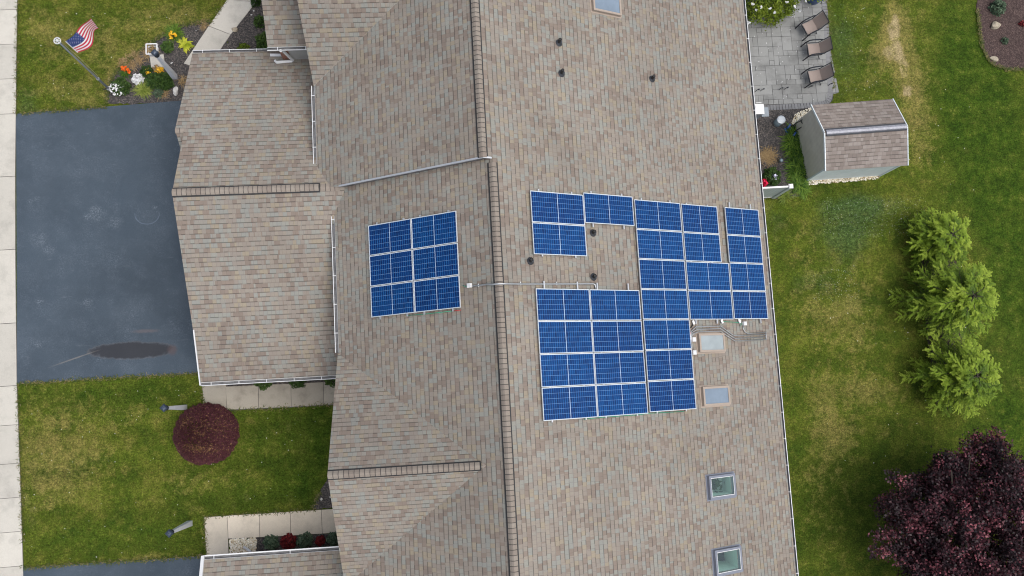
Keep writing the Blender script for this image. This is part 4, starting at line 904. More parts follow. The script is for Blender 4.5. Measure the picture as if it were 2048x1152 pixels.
# ------------------------------------------------------------------ flagpole and flag
fx, fy = -12.20, 12.53; root = empty('flagpole', (fx, fy, 0), 'grey metal flagpole with ring topper at lawn corner', 'flagpole')
H = 4.6
m = MB(); m.tube([(0, 0, 0), (0, 0, 1.2), (0, 0, 1.21), (0, 0, H)], [.045, .042, .034, .028], 12); m.build('pole', simple('pole_grey', (.19, .22, .26), .4, .5), root, True)
m = MB(); m.cyl((0, 0, 0), .075, .22, 12); m.cyl((0, 0, 1.15), .06, .09, 12); m.build('collar', M_STEEL, root)
m = MB(); ring = [(.105 * math.cos(a), .105 * math.sin(a), H + .06) for a in [i * math.pi / 12 for i in range(25)]]; m.tube(ring, .017, 8)
for k in range(3): a = k * math.pi / 3; m.tube([(.105 * math.cos(a), .105 * math.sin(a), H + .06), (-.105 * math.cos(a), -.105 * math.sin(a), H + .06)], .012, 6)
m.build('ring_topper', M_WHITE, root, True)
m = MB(); m.lathe((0, 0, H + .02), [(.01, 0), (.045, .03), (.05, .065), (.03, .10), (.005, .115)], 14); m.build('ball_finial', M_WHITE, root, True)
m = MB(); m.tube([(.05, .03, H - .1), (.07, .05, 3.2), (.06, .04, 1.4)], .006, 5); m.box((.07, .05, 3.1), (.02, .02, .06)); m.build('halyard', M_STEEL, root)
m = MB(); m.tube([(-.05, -.02, .25), (-.18, -.06, .2)], .02, 6); m.build('cleat', M_DARKM, root)
FH = Vector((fx + .13, fy + .10, 0)); FL = 1.16; fd = (P(176, 19, 4.2) - P(129, 67, 4.2)); fd.z = 0; fd.normalize(); fp = Vector((fd.y, -fd.x, 0))
def flag_pt(s, t):
    z = 4.36 - .86 * t - .10 * s - .08 * s * s
    off = .17 * math.sin(s * 5.2 + .4) * (.25 + s) * (.35 + .85 * t) + .10 * t * math.sin(s * 3.0) + .10 * s * (1 - t) * math.sin(9 * s) * .5
    return FH + fd * (FL * s + .05 * t * math.sin(4 * s)) + fp * (off + .05 * t) + Vector((0, 0, z))
root = empty('flag', flag_pt(0, 0), 'American flag flying from the grey flagpole', 'flag'); o0 = flag_pt(0, 0)
ns, nt = 50, 39; V = [flag_pt(i / ns, j / nt) - o0 for i in range(ns + 1) for j in range(nt + 1)]; Fc = []; mi = []
for i in range(ns):
    for j in range(nt):
        k = i * (nt + 1) + j; Fc.append((k, k + 1, k + nt + 2, k + nt + 1)); st = j // 3
        mi.append(0 if i == 0 else (2 if (st < 7 and i < 21) else (1 if st % 2 == 0 else 0)))
fcloth = lambda nm, c: simple(nm, c, .75, 0, .06)
fo = mesh('flag_cloth', V, Fc, [fcloth('flag_white', (.78, .78, .80)), fcloth('flag_red', (.58, .02, .06)), fcloth('flag_blue', (.008, .035, .19))], root, mi=mi, smooth=True)
m = MB()
for r_ in range(9):
    for c_ in range(6 if r_ % 2 == 0 else 5):
        s = .02 + (.40 * ((c_ + (.5 if r_ % 2 == 0 else 1.0)) / 6)); t = 7 / 13 * (r_ + .8) / 9.6
        p = flag_pt(s, t) - o0; du = (flag_pt(s + .01, t) - flag_pt(s, t)).normalized(); dv = (flag_pt(s, t + .01) - flag_pt(s, t)).normalized(); nn = du.cross(dv).normalized()
        for sg in (-1, 1):
            vs = [p + nn * .004 * sg] + [p + nn * .004 * sg + (du * math.sin(a) - dv * math.cos(a)) * (.015 if k % 2 == 0 else .0065) for k, a in enumerate([q * math.pi / 5 for q in range(10)])]
            m.add(vs, [(0, 1 + k, 1 + (k + 1) % 10) for k in range(10)])
m.build('stars', fcloth('star_white', (.8, .8, .8)), fo)
# ------------------------------------------------------------------ plants
def blades(cx, cy, n, L, W, mat, label, cat, group=None, up=.9, rng=None, z0=.02, spread=.06, arch=1.0, name='grass_tuft', tone=(0, 1), az=None):
    r = np.random.default_rng(int(abs(cx * 997 + cy * 131)) + n); Q = []; T = []
    for k in range(n):
        a = r.uniform(0, 2 * math.pi) if az is None else r.normal(az[0], az[1]); l = L * r.uniform(.6, 1.15); d = np.array([math.cos(a), math.sin(a)]); sd_ = np.array([-d[1], d[0]]); el = r.uniform(.35, 1.3) * up; t0 = r.uniform(*tone)
        base = np.array([r.normal(0, spread), r.normal(0, spread)]); p = [np.array([base[0], base[1], z0])]; ang = el
        for s in range(5): p.append(p[-1] + np.array([d[0] * math.cos(ang), d[1] * math.cos(ang), math.sin(ang)]) * l / 5); ang -= .32 * arch
        for s in range(5):
            w0 = W * (1, .95, .8, .6, .35, .06)[s] / 2; w1 = W * (1, .95, .8, .6, .35, .06)[s + 1] / 2; S = np.array([sd_[0], sd_[1], 0])
            Q.append([p[s] - S * w0, p[s] + S * w0, p[s + 1] + S * w1, p[s + 1] - S * w1]); T.append(min(1, max(0, t0 + .1 * s - .15)))
    o = fast_quads(name, np.array(Q), mat, None, T); o.location = (cx, cy, 0); return tag(o, label, cat, group)
def mound(px, py, r, h, n, size, mat, label, cat, name='shrub', group=None, flowers=None, tone=(0, 1), flat=.6, z=0, squash=(1, 1), stems=True):
    q = P(px, py, h * .5 + z); rg = np.random.default_rng(int(px * 7 + py)); root = empty(name, (q.x, q.y, 0), label, cat, group)
    d = rg.normal(0, 1, (n, 3)); d[:, 2] = np.abs(d[:, 2]); d /= np.linalg.norm(d, axis=1)[:, None]; rr = rg.uniform(.45, 1, n) ** .5
    lump = 1 + .18 * np.sin(d[:, 0] * 5 + px) * np.cos(d[:, 1] * 6 + py)
    C = d * rr[:, None] * lump[:, None] * np.array([r * squash[0], r * squash[1], h]); C[:, 2] += .02
    Q, T = leafquads(C, size, rg, flat, tone); fast_quads('foliage', Q, mat, root, T)
    if stems:
        m = MB()
        for k in range(7): a = k * .9; m.tube([(0, 0, 0), (r * .5 * math.cos(a), r * .5 * math.sin(a), h * .7)], [.012, .005], 5)
        m.build('stem', M_BARK, root)
    if flowers:
        fm, nf, fs, cen = flowers; d = rg.normal(0, 1, (nf, 3)); d[:, 2] = np.abs(d[:, 2]) + .4; d /= np.linalg.norm(d, axis=1)[:, None]; C = d * np.array([r * cen[2], r * cen[2], h]) * 1.02; C[:, 0] += cen[0]; C[:, 1] += cen[1]
        C = np.repeat(C, 5, 0) + rg.normal(0, fs * .3, (nf * 5, 3)); Q, T = leafquads(C, fs, rg, .3, (0, 1), 1.1); fast_quads('flowers', Q, fm, root, T)
    return root
rgp = np.random.default_rng(3); C = rgp.normal(0, 1, (70, 3)) * np.array([.11, .13, .14]); Q, T = leafquads(C, .10, rgp, .6, (0, .35), 2.2); o = fast_quads('skylight_leaves', Q, M_LEAFG, None, T); o.location = (LEAVES_AT.x, LEAVES_AT.y, 3.35); tag(o, 'dark leafy plant seen through the upper grey skylight', 'plant')  # loose leaf cluster set inside the skylight shaft
# front flower bed
mound(275, 158, .24, .30, 500, .045, M_PETW, 'round mound of white blossoms in the front flower bed', 'flowers', 'white_flowers', tone=(.2, 1))
mound(240, 172, .38, .34, 1100, .055, M_LEAFG, 'green shrub with white flowers beside the flagpole base', 'shrub', 'flowering_shrub', flowers=(M_PETW, 60, .05, (-.14, -.12, .8)))
mound(318, 160, .42, .34, 1500, .06, M_LEAFG, 'large dark green mound in the middle of the front flower bed', 'shrub', 'green_mound', tone=(.1, .8), squash=(1.25, .85))
mound(292, 142, .24, .28, 500, .05, M_LEAFG, 'small dark green shrub with yellow leaves in front bed', 'shrub', 'small_shrub', tone=(0, .5), flowers=(M_PETY, 8, .05, (.12, -.03, .6)))
mound(318, 141, .17, .2, 220, .05, M_PETY, 'yellowing plant below the stepping slab', 'plant', 'yellow_plant', tone=(0, .6), flowers=(M_DEAD, 30, .05, (-.1, .05, 1.0)))
mound(317, 186, .20, .18, 300, .05, M_GREYG, 'small blue-green plant at the lower edge of front bed', 'plant', 'small_plant')
mound(334, 93, .22, .22, 260, .09, M_LEAFG, 'broad leaved green plant above the basket lamp', 'plant', 'broadleaf_plant', tone=(.3, 1), flat=.3)
b_ = P(287, 182); blades(b_.x, b_.y, 260, .42, .022, M_GRASSY, 'yellow-green ornamental grass tuft near the driveway edge', 'ornamental grass', None)
b_ = P(350, 68); blades(b_.x, b_.y, 240, .50, .024, M_LILY, 'tall green grassy clump with orange-yellow flowers by the lawn', 'daylily', None, name='daylily_clump', tone=(.4, 1))
mound(346, 72, .13, .5, 12, .03, M_PETY, 'orange-yellow blooms on the grassy clump by the lawn', 'flowers', 'yellow_blooms', flowers=(M_PETY, 7, .09, (0, 0, .9)), stems=True)
b_ = P(371, 90); blades(b_.x, b_.y, 46, .36, .13, M_LEAFY, 'bright yellow hosta at the corner of the entry walk', 'hosta', None, up=.75, name='hosta', spread=.03)
b_ = P(252, 148); blades(b_.x, b_.y, 90, .28, .02, M_LILY, 'thin leaved plant with orange flowers at bed edge', 'flowers', None, name='orange_flowers', tone=(.1, .8))
mound(247, 137, .07, .32, 20, .05, M_PETO, 'left orange bloom cluster at edge of front bed', 'flowers', 'orange_bloom', group='orange blooms', flowers=(M_PETO, 7, .07, (0, 0, .9)))
mound(257, 142, .06, .32, 18, .05, M_PETO, 'right orange bloom cluster at edge of front bed', 'flowers', 'orange_bloom', group='orange blooms', flowers=(M_PETO, 6, .07, (0, 0, .9)))
mound(330, 167, .26, .28, 700, .055, M_LEAFG, 'dark green shrub between the big mound and the garage roof', 'shrub', 'green_shrub', tone=(.15, .7))
mound(301, 168, .22, .24, 420, .05, M_LEAFG, 'low green plant joining the ornamental grass and big mound', 'plant', 'low_plant', tone=(.2, .9))
for k, (x, y, lb) in enumerate(((265, 130, 'above the white flower mound'), (280, 122, 'left of the stepping slab'), (300, 96, 'above the white basket'), (246, 128, 'above the orange blooms'), (255, 122, 'at the upper edge of the front bed'), (272, 113, 'left of the basket lamp'), (296, 108, 'under the basket lamp'), (366, 163, 'by the garage roof corner'), (328, 188, 'beside the white rock'), (408, 50, 'near the entry walk'))):
    b_ = P(x, y); blades(b_.x, b_.y, 60, .34, .018, M_DEAD, 'dry straw coloured tuft %s' % lb, 'dry grass', 'dry tufts in the front flower bed', name='dry_tuft', up=.6)
def rock(px, py, r, mat, label, seed=1, name='rock', group=None, stretch=(1, .8, .6)):
    bm = bmesh.new(); bmesh.ops.create_icosphere(bm, subdivisions=3, radius=1); rr = random.Random(seed); ph = [rr.uniform(0, 6) for _ in range(6)]
    for v in bm.verts:
        c = v.co; k = 1 + .18 * math.sin(2.3 * c.x + ph[0]) * math.cos(2.9 * c.y + ph[1]) + .10 * math.sin(5 * c.z + ph[2] + 3 * c.x) + rr.uniform(-.03, .03); v.co = Vector((c.x * r * stretch[0], c.y * r * stretch[1], c.z * r * stretch[2])) * k
    me = bpy.data.meshes.new(name); bm.to_mesh(me); bm.free(); me.materials.append(mat); o = bpy.data.objects.new(name, me); COL.objects.link(o); q = P(px, py, r * .2); o.location = (q.x, q.y, r * .3 + .02); o.rotation_euler = (0, 0, seed * 1.3); return tag(o, label, 'rock', group)
rock(352, 183, .17, M_ROCKW, 'white lumpy rock at the driveway corner of the front bed', 1, stretch=(1, .6, .6)); rock(470, 60, .12, M_ROCK, 'round stone beside the entry walk edge', 2)
for k, (x, y, r, lb) in enumerate(((343, 127, .035, 'tiny white stone right of the stepping slab'), (508, 22, .04, 'tiny white stone in the entry bed near the roof'), (503, 30, .035, 'tiny white stone near the entry walk'), (643, 998, .05, 'small pale stone in the bed under the front gable'), (661, 994, .04, 'small grey stone in the bed under the gable tip'))): rock(x, y, r, M_ROCKW, lb, 3 + k)
rock(1990, 52, .19, M_ROCK, 'grey-tan boulder in the brown mulch corner bed', 11, stretch=(.8, 1, .7)); rock(1988, 118, .15, M_ROCK, 'flat tan rock near the lower edge of brown corner bed', 12, stretch=(1.1, .7, .5))
mound(1998, 13, .34, .45, 700, .06, M_GREYG, 'silvery green shrub in the brown corner bed', 'shrub', 'silver_shrub'); mound(2010, 81, .16, .2, 140, .05, M_GREYG, 'small green seedling between the two rocks', 'plant', 'seedling'); mound(2045, 47, .14, .18, 120, .05, M_REDL, 'small red leaved plant at the right edge of corner bed', 'plant', 'red_plant')
# entry bed
mound(487, 97, .24, .3, 700, .04, M_BUSHY, 'small round green shrub behind the garage gutter', 'shrub', 'round_shrub', tone=(0, .6)); mound(530, 82, .38, .6, 900, .06, M_LEAFG, 'green shrub tucked below the small entry roof', 'shrub', 'entry_shrub', tone=(.4, 1)); mound(520, 42, .26, .4, 400, .05, M_LEAFG, 'olive shrub left of the small entry roof', 'shrub', 'olive_shrub', tone=(.3, .9)); mound(510, 2, .2, .4, 300, .05, M_LEAFG, 'dark shrub by the entry walk at the top edge', 'shrub', 'dark_shrub', tone=(0, .5))
# garage bed
for k, (x, lb) in enumerate(((527, 'left'), (595, 'middle'), (663, 'right'))): mound(x, 762 - k * 3, .34, .4, 900, .045, M_LEAFG, '%s green shrub below the long garage gutter' % lb, 'shrub', 'foundation_shrub', group='shrubs along the garage side', tone=(.4, 1) if k != 1 else (.1, .6))
# brick wall bed
for x, y, r, mt, lb in ((541, 1086, .27, M_GREYG, 'grey-green shrub at the left end of brick wall bed'), (576, 1084, .28, M_REDL, 'large dark red shrub in the brick wall bed'), (609, 1082, .29, M_GREYG, 'grey-green shrub between two red ones by brick wall'), (640, 1082, .17, M_REDL, 'small dark red shrub in the brick wall bed'), (668, 1078, .28, M_GREYG, 'grey-green shrub at the gable end of brick wall bed')): mound(x, y, r, .38, 650, .06, mt, lb, 'shrub', 'bed_shrub', group='shrubs along the brick wall')
def pebbles(pts, n, rr, mat, label, name, z=.03, seed=1, bound=None):
    r = random.Random(seed); q = xy(*pts); x0, x1 = min(a for a, b in q), max(a for a, b in q); y0, y1 = min(b for a, b in q), max(b for a, b in q); m = MB()
    def inn(x, y):
        c = False
        for (ax, ay), (bx_, by) in zip(q, q[1:] + q[:1]):
            if (ay > y) != (by > y) and x < (bx_ - ax) * (y - ay) / (by - ay) + ax: c = not c
        return c
    T = []
    while n > 0:
        x, y = r.uniform(x0, x1), r.uniform(y0, y1)
        if not inn(x, y): continue
        n -= 1; s = rr * r.uniform(.6, 1.3); a = r.uniform(0, 3); R = Matrix.Rotation(a, 3, 'Z'); zz = z + r.uniform(0, .03); t_ = r.random(); S = (s, s * r.uniform(.6, .9), s * .5)
        vs = [Vector((0, 0, S[2]))] + [R @ Vector((S[0] * math.cos(k * math.pi / 3), S[1] * math.sin(k * math.pi / 3), S[2] * .3)) for k in range(6)] + [R @ Vector((S[0] * .8 * math.cos(k * math.pi / 3), S[1] * .8 * math.sin(k * math.pi / 3), -S[2])) for k in range(6)]
        m.add([v + Vector((x, y, zz)) for v in vs], [(0, 1 + k, 1 + (k + 1) % 6) for k in range(6)] + [(1 + k, 7 + k, 7 + (k + 1) % 6, 1 + (k + 1) % 6) for k in range(6)]); T += [t_] * 12
    o = mesh(name, m.V, m.F, mat, tone=T); return tag(o, label, 'pebbles', kind='stuff')
M_PEB = leaf_mat('pebble', [(0, (.44, .34, .20)), (.3, (.66, .60, .46)), (.8, (.80, .77, .66)), (1, (.85, .83, .78))], .8, 0)
pebbles(((459, 1078), (513, 1075), (514, 1104), (461, 1108)), 900, .03, M_PEB, 'white and tan river pebbles between the walk and brick bed', 'pebbles')
pebbles(((1590, 228), (1628, 212), (1628, 222), (1598, 250), (1580, 250)), 350, .028, M_PEB, 'tan gravel strip at the shed corner by the patio', 'gravel', seed=3)
pebbles(((1606, 362), (1750, 352), (1757, 355), (1750, 359), (1612, 371)), 420, .028, M_PEB, 'pale gravel along the foot of the shed wall', 'gravel', seed=4)
# side bed by the shed: daylilies
k = 0
for i, (x, y) in enumerate(((1590, 268), (1583, 284), (1597, 290), (1588, 303), (1602, 312), (1592, 322), (1600, 336), (1588, 342), (1603, 352), (1593, 364), (1602, 374), (1585, 290), (1606, 330), (1596, 276), (1600, 300))):
    b_ = P(x - 3, y); blades(b_.x, b_.y, 75, .62, .042, M_LILY, ['arching green daylily clump, %s in the row against the shed' % w_ for w_ in ('topmost', 'second', 'third', 'fourth', 'fifth', 'sixth', 'seventh', 'eighth', 'ninth', 'tenth', 'eleventh', 'twelfth', 'thirteenth', 'fourteenth', 'fifteenth')][i], 'daylily', 'daylilies along the shed front', name='daylily_clump', arch=1.15)
b_ = P(1568, 392); blades(b_.x, b_.y, 80, .42, .026, M_GRASSY, 'yellow-green tuft outside the privacy fence', 'ornamental grass', tone=(0, .6)); b_ = P(1604, 382); blades(b_.x, b_.y, 90, .45, .026, M_LILY, 'green grassy tuft beyond the fence post', 'ornamental grass', tone=(.5, 1))
b_ = P(1536, 313); blades(b_.x, b_.y, 900, .30, .012, M_DEAD, 'matted tan ornamental grass mound by the gutter', 'ornamental grass', spread=.14, name='tan_grass', up=.5)
mound(1545, 352, .40, .45, 900, .055, M_LEAFG, 'green shrub with a white flower beside the fence', 'shrub', 'flowering_bush', flowers=(M_PETL, 7, .10, (.02, -.05, .3)), tone=(.1, .8)); mound(1526, 366, .17, .5, 260, .07, M_PETR, 'bright red flower cluster by the gutter and fence', 'flowers', 'red_flowers')
# top shrub over patio
def leafy(px, py, h, rx, ry, n, size, mat, label, cat, name, seed=1, z0=.3, arms=()):
    q = P(px, py, h * .6); rg = np.random.default_rng(seed); root = empty(name, (q.x, q.y, 0), label, cat)
    K = 90; d = rg.normal(0, 1, (K, 3)); d[:, 2] = np.abs(d[:, 2]) * .8; d /= np.linalg.norm(d, axis=1)[:, None]; C = d * rg.uniform(.35, 1, (K, 1)) ** .5 * np.array([rx, ry, h - z0]); C[:, 2] += z0
    for ax, ay, az, l in arms:
        for t in np.linspace(0, 1, 8): C = np.vstack([C, [[ax * t * l + 0, ay * t * l, az]]])
    per = n // len(C); P_ = np.repeat(C, per, 0) + rg.normal(0, .11, (per * len(C), 3)); P_[:, 2] = np.clip(P_[:, 2], .05, None); tb = np.repeat(rg.uniform(0, .6, len(C)), per)
    Q, T = leafquads(P_, size, rg, .6); fast_quads('foliage', Q, mat, root, np.clip(tb + T * .4, 0, 1))
    m = MB()
    for k in range(10): c = C[k * 3 % len(C)]; m.tube([(0, 0, 0), (c[0] * .4, c[1] * .4, c[2] * .5), tuple(c)], [.03, .018, .006], 6)
    m.build('branch', M_BARK, root)
    return root, rg
root, rg = leafy(1540, -16, 2.0, 1.35, 1.0, 12000, .055, M_BUSHY, 'yellow-green leafy shrub with pale blossoms over the patio', 'shrub', 'leafy_shrub', 4, arms=((.05, -1, 1.6, 1.0), (1, -.2, 1.6, 1.9), (-.55, -1, 1.5, 1.25), (-.75, -1, 1.5, 1.1)))
C = np.array([(P(x, y, 1.9) - root.location)[:] for x, y in ((1498, 44), (1512, 20), (1540, 17), (1574, 4), (1612, 2), (1523, 15), (1590, 12), (1506, 8), (1550, 24), (1600, 22))]); Q, T = leafquads(np.repeat(C, 8, 0) + rg.normal(0, .02, (80, 3)), .06, rg, .4); fast_quads('blossoms', Q, M_PETW, root, T)
# dome shaped red shrub
def dome():
    q = P(404, 869, .75); rg = np.random.default_rng(21); R_, H_ = 1.15, 1.30; root = empty('dome_shrub', (q.x, q.y, 0), 'dome shaped dark red laceleaf shrub with tan flecks on the lawn', 'shrub')
    n = 42000; d = rg.normal(0, 1, (n, 3)); d[:, 2] = np.abs(d[:, 2]); d /= np.linalg.norm(d, axis=1)[:, None]
    lump = 1 + .022 * np.sin(d[:, 0] * 5 + 1) * np.cos(d[:, 1] * 4 + 1) + .02 * np.sin(d[:, 0] * 23 + d[:, 1] * 19)
    C = d * (lump * rg.uniform(.88, 1.01, n))[:, None] * np.array([R_, R_ * .97, H_]); C[:, 2] += .02
    dirs = np.stack([d[:, 0], d[:, 1], -.9 * np.ones(n)], 1) + rg.normal(0, .35, (n, 3))
    Q, T = leafquads(C, .030, rg, .9, (0, .62), 2.0, dirs)
    u = C[:, 0] / R_; v = C[:, 1] / R_
    f1 = np.exp(-((v + .42 + .12 * u) / .13) ** 2) * np.exp(-((u + .05) / .55) ** 2) * .55; f2 = np.exp(-((u) ** 2 + (v - .10) ** 2) / .05) * .28; f3 = np.exp(-((u + .45) ** 2 + (v - .45) ** 2) / .03) * .4; f4 = np.exp(-((u - .55) ** 2 + (v - .2) ** 2) / .08) * .18
    nz = (np.sin(u * 31 + v * 17) * np.sin(v * 29 - u * 11) * .5 + .5)
    hit = rg.uniform(0, 1, n) < (f1 + f2 + f3 + f4) * (.4 + .9 * nz) + .035; T[hit] = rg.uniform(.8, 1, hit.sum())
    fast_quads('foliage', Q, M_MAPLE, root, T)
    m = MB(); m.tube([(0, 0, 0), (.03, .02, .6), (0, .05, 1.2)], [.09, .07, .03], 8)
    for k in range(8): a = k * .8; m.tube([(0, .03, .8), (.45 * math.cos(a), .45 * math.sin(a), 1.05), (.85 * math.cos(a), .85 * math.sin(a), .75)], [.035, .025, .012], 6)
    m.build('trunk', M_BARK, root)
dome()
# evergreens: drooping boughs carrying flat feathery sprays
def evergreen(px, py, R_, H_, label, seed, lean=(0, 0)):
    q = P(px, py, H_ * .45); rg = np.random.default_rng(seed); root = empty('cypress_tree', (q.x, q.y, 0), label, 'evergreen tree', 'feathery evergreens in the back yard')
    Q = []; T = []; m = MB(); m.tube([(0, 0, 0), (lean[0] * .5, lean[1] * .5, H_ * .5), (lean[0], lean[1], H_ * .93)], [.10, .07, .02], 8)
    nb = int(80 * R_)
    cs = []
    for b in range(nb):
        t = (b + .5) / nb; hz = H_ * (.08 + .86 * t ** .8); prof = (1 - t ** 1.7) ** .6; a = b * 2.399 + rg.uniform(-.3, .3); l = R_ * prof * rg.uniform(.68, 1.12) + .22
        d = np.array([math.cos(a), math.sin(a)]); el = .15 + .6 * t + rg.uniform(-.1, .15); p0 = np.array([lean[0] * hz / H_, lean[1] * hz / H_, hz]); pts = []
        nseg = 9
        for s in range(nseg + 1):
            f_ = s / nseg; pts.append(p0 + np.array([d[0] * l * f_, d[1] * l * f_, l * (math.sin(el) * f_ - .38 * f_ * f_ + .10 * f_ ** 3)]))
        m.tube([tuple(pts[0]), tuple(pts[4]), tuple(pts[-1])], [.022, .014, .004], 4, cap=False)
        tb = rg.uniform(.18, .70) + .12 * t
        for s in range(2, nseg + 1):
            f_ = s / nseg
            for side in (-1, 1):
                for rep in range(2):
                    tl = (l * .34) * (1.15 - .75 * f_) * rg.uniform(.6, 1.2) + .07; ang = a + side * rg.uniform(.35, 1.0); td = np.array([math.cos(ang), math.sin(ang), rg.uniform(-.25, .3)]); o_ = pts[s] + rg.normal(0, .025, 3); ng = 6
                    for g in range(1, ng + 1):
                        c = o_ + td * tl * g / ng; c[2] -= .06 * (g / ng) ** 2
                        for s2 in (-1, 0, 1):
                            ga = ang + s2 * .65 + rg.uniform(-.2, .2); gl = .070 * rg.uniform(.7, 1.3) * (1.15 - .5 * g / ng); gd = np.array([math.cos(ga), math.sin(ga), rg.uniform(-.3, .35)]); wv = np.array([-gd[1], gd[0], rg.uniform(-.5, .5)]) * .011
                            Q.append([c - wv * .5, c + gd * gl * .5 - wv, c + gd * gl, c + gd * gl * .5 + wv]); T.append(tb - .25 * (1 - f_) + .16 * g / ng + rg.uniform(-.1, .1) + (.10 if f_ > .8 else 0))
    fast_quads('foliage', np.array(Q), M_EVER, root, np.clip(T, 0, 1)); m.build('trunk', M_BARK, root)
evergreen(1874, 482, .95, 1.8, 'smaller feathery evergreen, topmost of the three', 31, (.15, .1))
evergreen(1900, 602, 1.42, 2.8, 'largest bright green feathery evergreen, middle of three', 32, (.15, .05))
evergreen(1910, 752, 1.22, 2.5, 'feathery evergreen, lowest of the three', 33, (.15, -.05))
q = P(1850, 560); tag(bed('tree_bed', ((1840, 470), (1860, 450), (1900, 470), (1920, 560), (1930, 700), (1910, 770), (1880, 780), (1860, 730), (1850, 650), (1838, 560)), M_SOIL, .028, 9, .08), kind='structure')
# purple leaf tree
def purple():
    cpt = P(1975, 1075, 3.2); rg = np.random.default_rng(51); root = empty('purple_tree', (cpt.x, cpt.y, 0), 'broad dark purple leaved tree filling the lower right corner', 'tree')
    m = MB(); m.tube([(0, 0, 0), (.05, 0, 1.0), (0, .05, 1.7)], [.2, .16, .13], 10); tips = []
    for k in range(16):
        a = k * 2.4; l = rg.uniform(1.6, 3.1); p1 = (l * .4 * math.cos(a), l * .4 * math.sin(a), 2.3 + .5 * rg.uniform()); p2 = (l * math.cos(a), l * math.sin(a), 2.7 + rg.uniform(0, 1.8)); m.tube([(0, .05, 1.5), p1, p2], [.08, .05, .015], 6); tips.append(p2)
    m.build('trunk', M_BARK, root)
    K = 1250; d = rg.normal(0, 1, (K, 3)); d[:, 2] = np.where(d[:, 2] < 0, d[:, 2] * .45, d[:, 2]); d /= np.linalg.norm(d, axis=1)[:, None]
    az = np.arctan2(d[:, 1], d[:, 0]); lob = 1 + .09 * np.sin(az * 5 + .6) + .07 * np.sin(az * 9 + 2) + .06 * np.sin(az * 14)
    rr = rg.uniform(.25, 1, K) ** .42; C = d * rr[:, None] * lob[:, None] * np.array([3.25, 3.1, 1.95]) + np.array([0, 0, 3.0])
    ci = np.clip(rg.normal(0, 1, (260, 3)), -1.5, 1.5) * np.array([1.5, 1.4, .5]) + np.array([0, 0, 2.6]); C = np.vstack([C, ci])
    # leaders reaching past the crown edge
    for (x, y) in ((1992, 862), (1975, 900), (1935, 885), (1745, 1105), (1755, 1070), (1885, 925), (1783, 950), (1990, 885), (1800, 1120)):
        e = P(x, y, 3.4) - cpt; e.z = 3.3; 
        for t in np.linspace(.72, .99, 7): C = np.vstack([C, [[e.x * t, e.y * t, 3.1 + .2 * t + rg.normal(0, .06)]]])
    n = 76; tb = rg.beta(1.6, 2.6, len(C)); P_ = np.repeat(C, n, 0) + rg.normal(0, .13, (n * len(C), 3)); sz = .070
    Q, T = leafquads(P_, sz, rg, .75, (-.25, .35), 1.4); TT = np.clip(np.repeat(tb, n) + T, 0, 1); fast_quads('foliage', Q, M_PURP, root, TT)
purple()
# ragged grass creeping over the paving edges
def fringe(lines, label, seed, dens=55):
    r = np.random.default_rng(seed); Q = []; T = []
    for ln in lines:
        q = [P(*p) for p in ln]
        for a, b in zip(q, q[1:]):
            L = (b - a).length; d = (b - a) / L; nn = np.array([-d.y, d.x])
            for k in range(int(L * dens)):
                t = r.uniform(0, 1); o = r.normal(0, .035); l = r.uniform(.05, .13); an = r.uniform(0, 6.283); c = np.array([a.x + (b.x - a.x) * t + nn[0] * o, a.y + (b.y - a.y) * t + nn[1] * o, .045]); dd = np.array([math.cos(an), math.sin(an), .35]); sx = np.array([-dd[1], dd[0], 0]) * .014
                Q.append([c - sx, c + sx, c + dd * l + sx * .2, c + dd * l - sx * .2]); T.append(r.uniform(0, 1))
    o = fast_quads('grass_fringe', np.array(Q), M_FRINGE, None, T); return tag(o, label, 'grass', kind='stuff')
M_FRINGE = leaf_mat('fringe_grass', [(0, (.040, .070, .008)), (.6, (.090, .115, .020)), (.8, (.17, .145, .05)), (1, (.24, .20, .10))])
fringe([[(33, 228), (150, 219), (216, 213)], [(35, 768), (210, 757), (398, 747)], [(43, 1136), (180, 1126), (300, 1119), (408, 1112)]], 'ragged grass edge along the asphalt driveways', 61, 90)
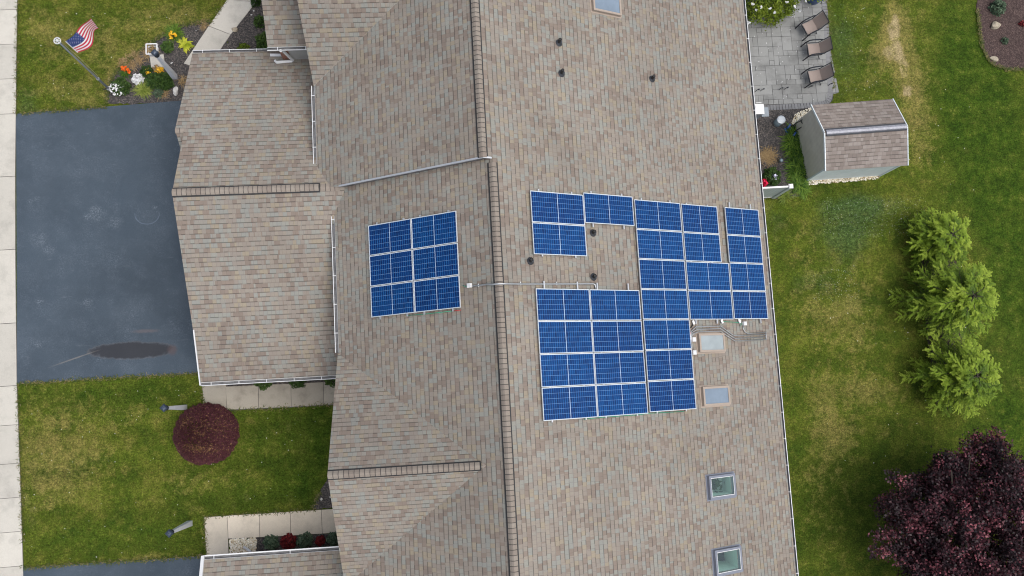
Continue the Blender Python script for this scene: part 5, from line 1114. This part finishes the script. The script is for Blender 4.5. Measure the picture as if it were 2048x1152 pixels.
fringe([[(36, 0), (34, 120), (33, 228)], [(35, 768), (38, 850), (42, 960), (46, 1085)]], 'ragged grass edge along the street sidewalk', 62)
fringe([[(404, 770), (409, 823), (713, 807)], [(413, 1108), (409, 1034), (630, 1019)], [(455, 0), (418, 53)]], 'ragged grass edge along the front walks', 63)
fringe([[(1953, 20), (1958, 60), (1963, 95), (1975, 120), (1990, 133), (2010, 139), (2060, 141)], [(214, 208), (216, 185), (224, 160), (235, 142), (258, 122), (285, 100), (318, 76), (362, 52), (420, 42)], [(640, 985), (625, 1018)]], 'ragged grass edge round the mulch beds', 64, 140)
fringe([[(1653, 0), (1661, 100), (1667, 178)], [(1525, 398), (1600, 388)]], 'ragged grass edge beside the patio and fence', 65)
# fallen petals, specks
def specks(n, region, mat, label, seed, size=.028, z=.06, name='fallen_petals'):
    r = np.random.default_rng(seed); q = [P(*p) for p in region]; x0, x1 = min(p.x for p in q), max(p.x for p in q); y0, y1 = min(p.y for p in q), max(p.y for p in q)
    C = np.stack([r.uniform(x0, x1, n), r.uniform(y0, y1, n), np.full(n, z)], 1); Q, T = leafquads(C, size, r, .15, (0, 1), 1.2); o = fast_quads(name, Q, mat, None, T); return tag(o, label, 'petals', kind='stuff')
specks(90, ((1500, 10), (1640, 200)), M_PETW, 'white petals scattered over the patio', 5); specks(80, ((1660, 10), (1760, 220)), M_PETW, 'white petals scattered on the lawn beside the patio', 6, .022, .03); specks(120, ((50, 780), (650, 1100)), M_PETW, 'pale clover heads dotted over the front lawn', 7, .026, .03, 'clover_heads')
specks(520, ((1640, 395), (1860, 470)), M_PETW, 'pale clover heads in the blue-green lawn patch', 8, .013, .03, 'clover_heads'); specks(160, ((1620, 540), (1720, 600)), M_PETW, 'pale clover heads in the middle of the rear lawn', 9, .014, .03, 'clover_heads'); specks(90, ((1560, 150), (2040, 1000)), M_PETW, 'pale specks scattered over the rear lawn', 10, .03, .03); specks(40, ((60, 20), (420, 200)), M_PETW, 'pale specks on the upper front lawn', 12, .03, .03)
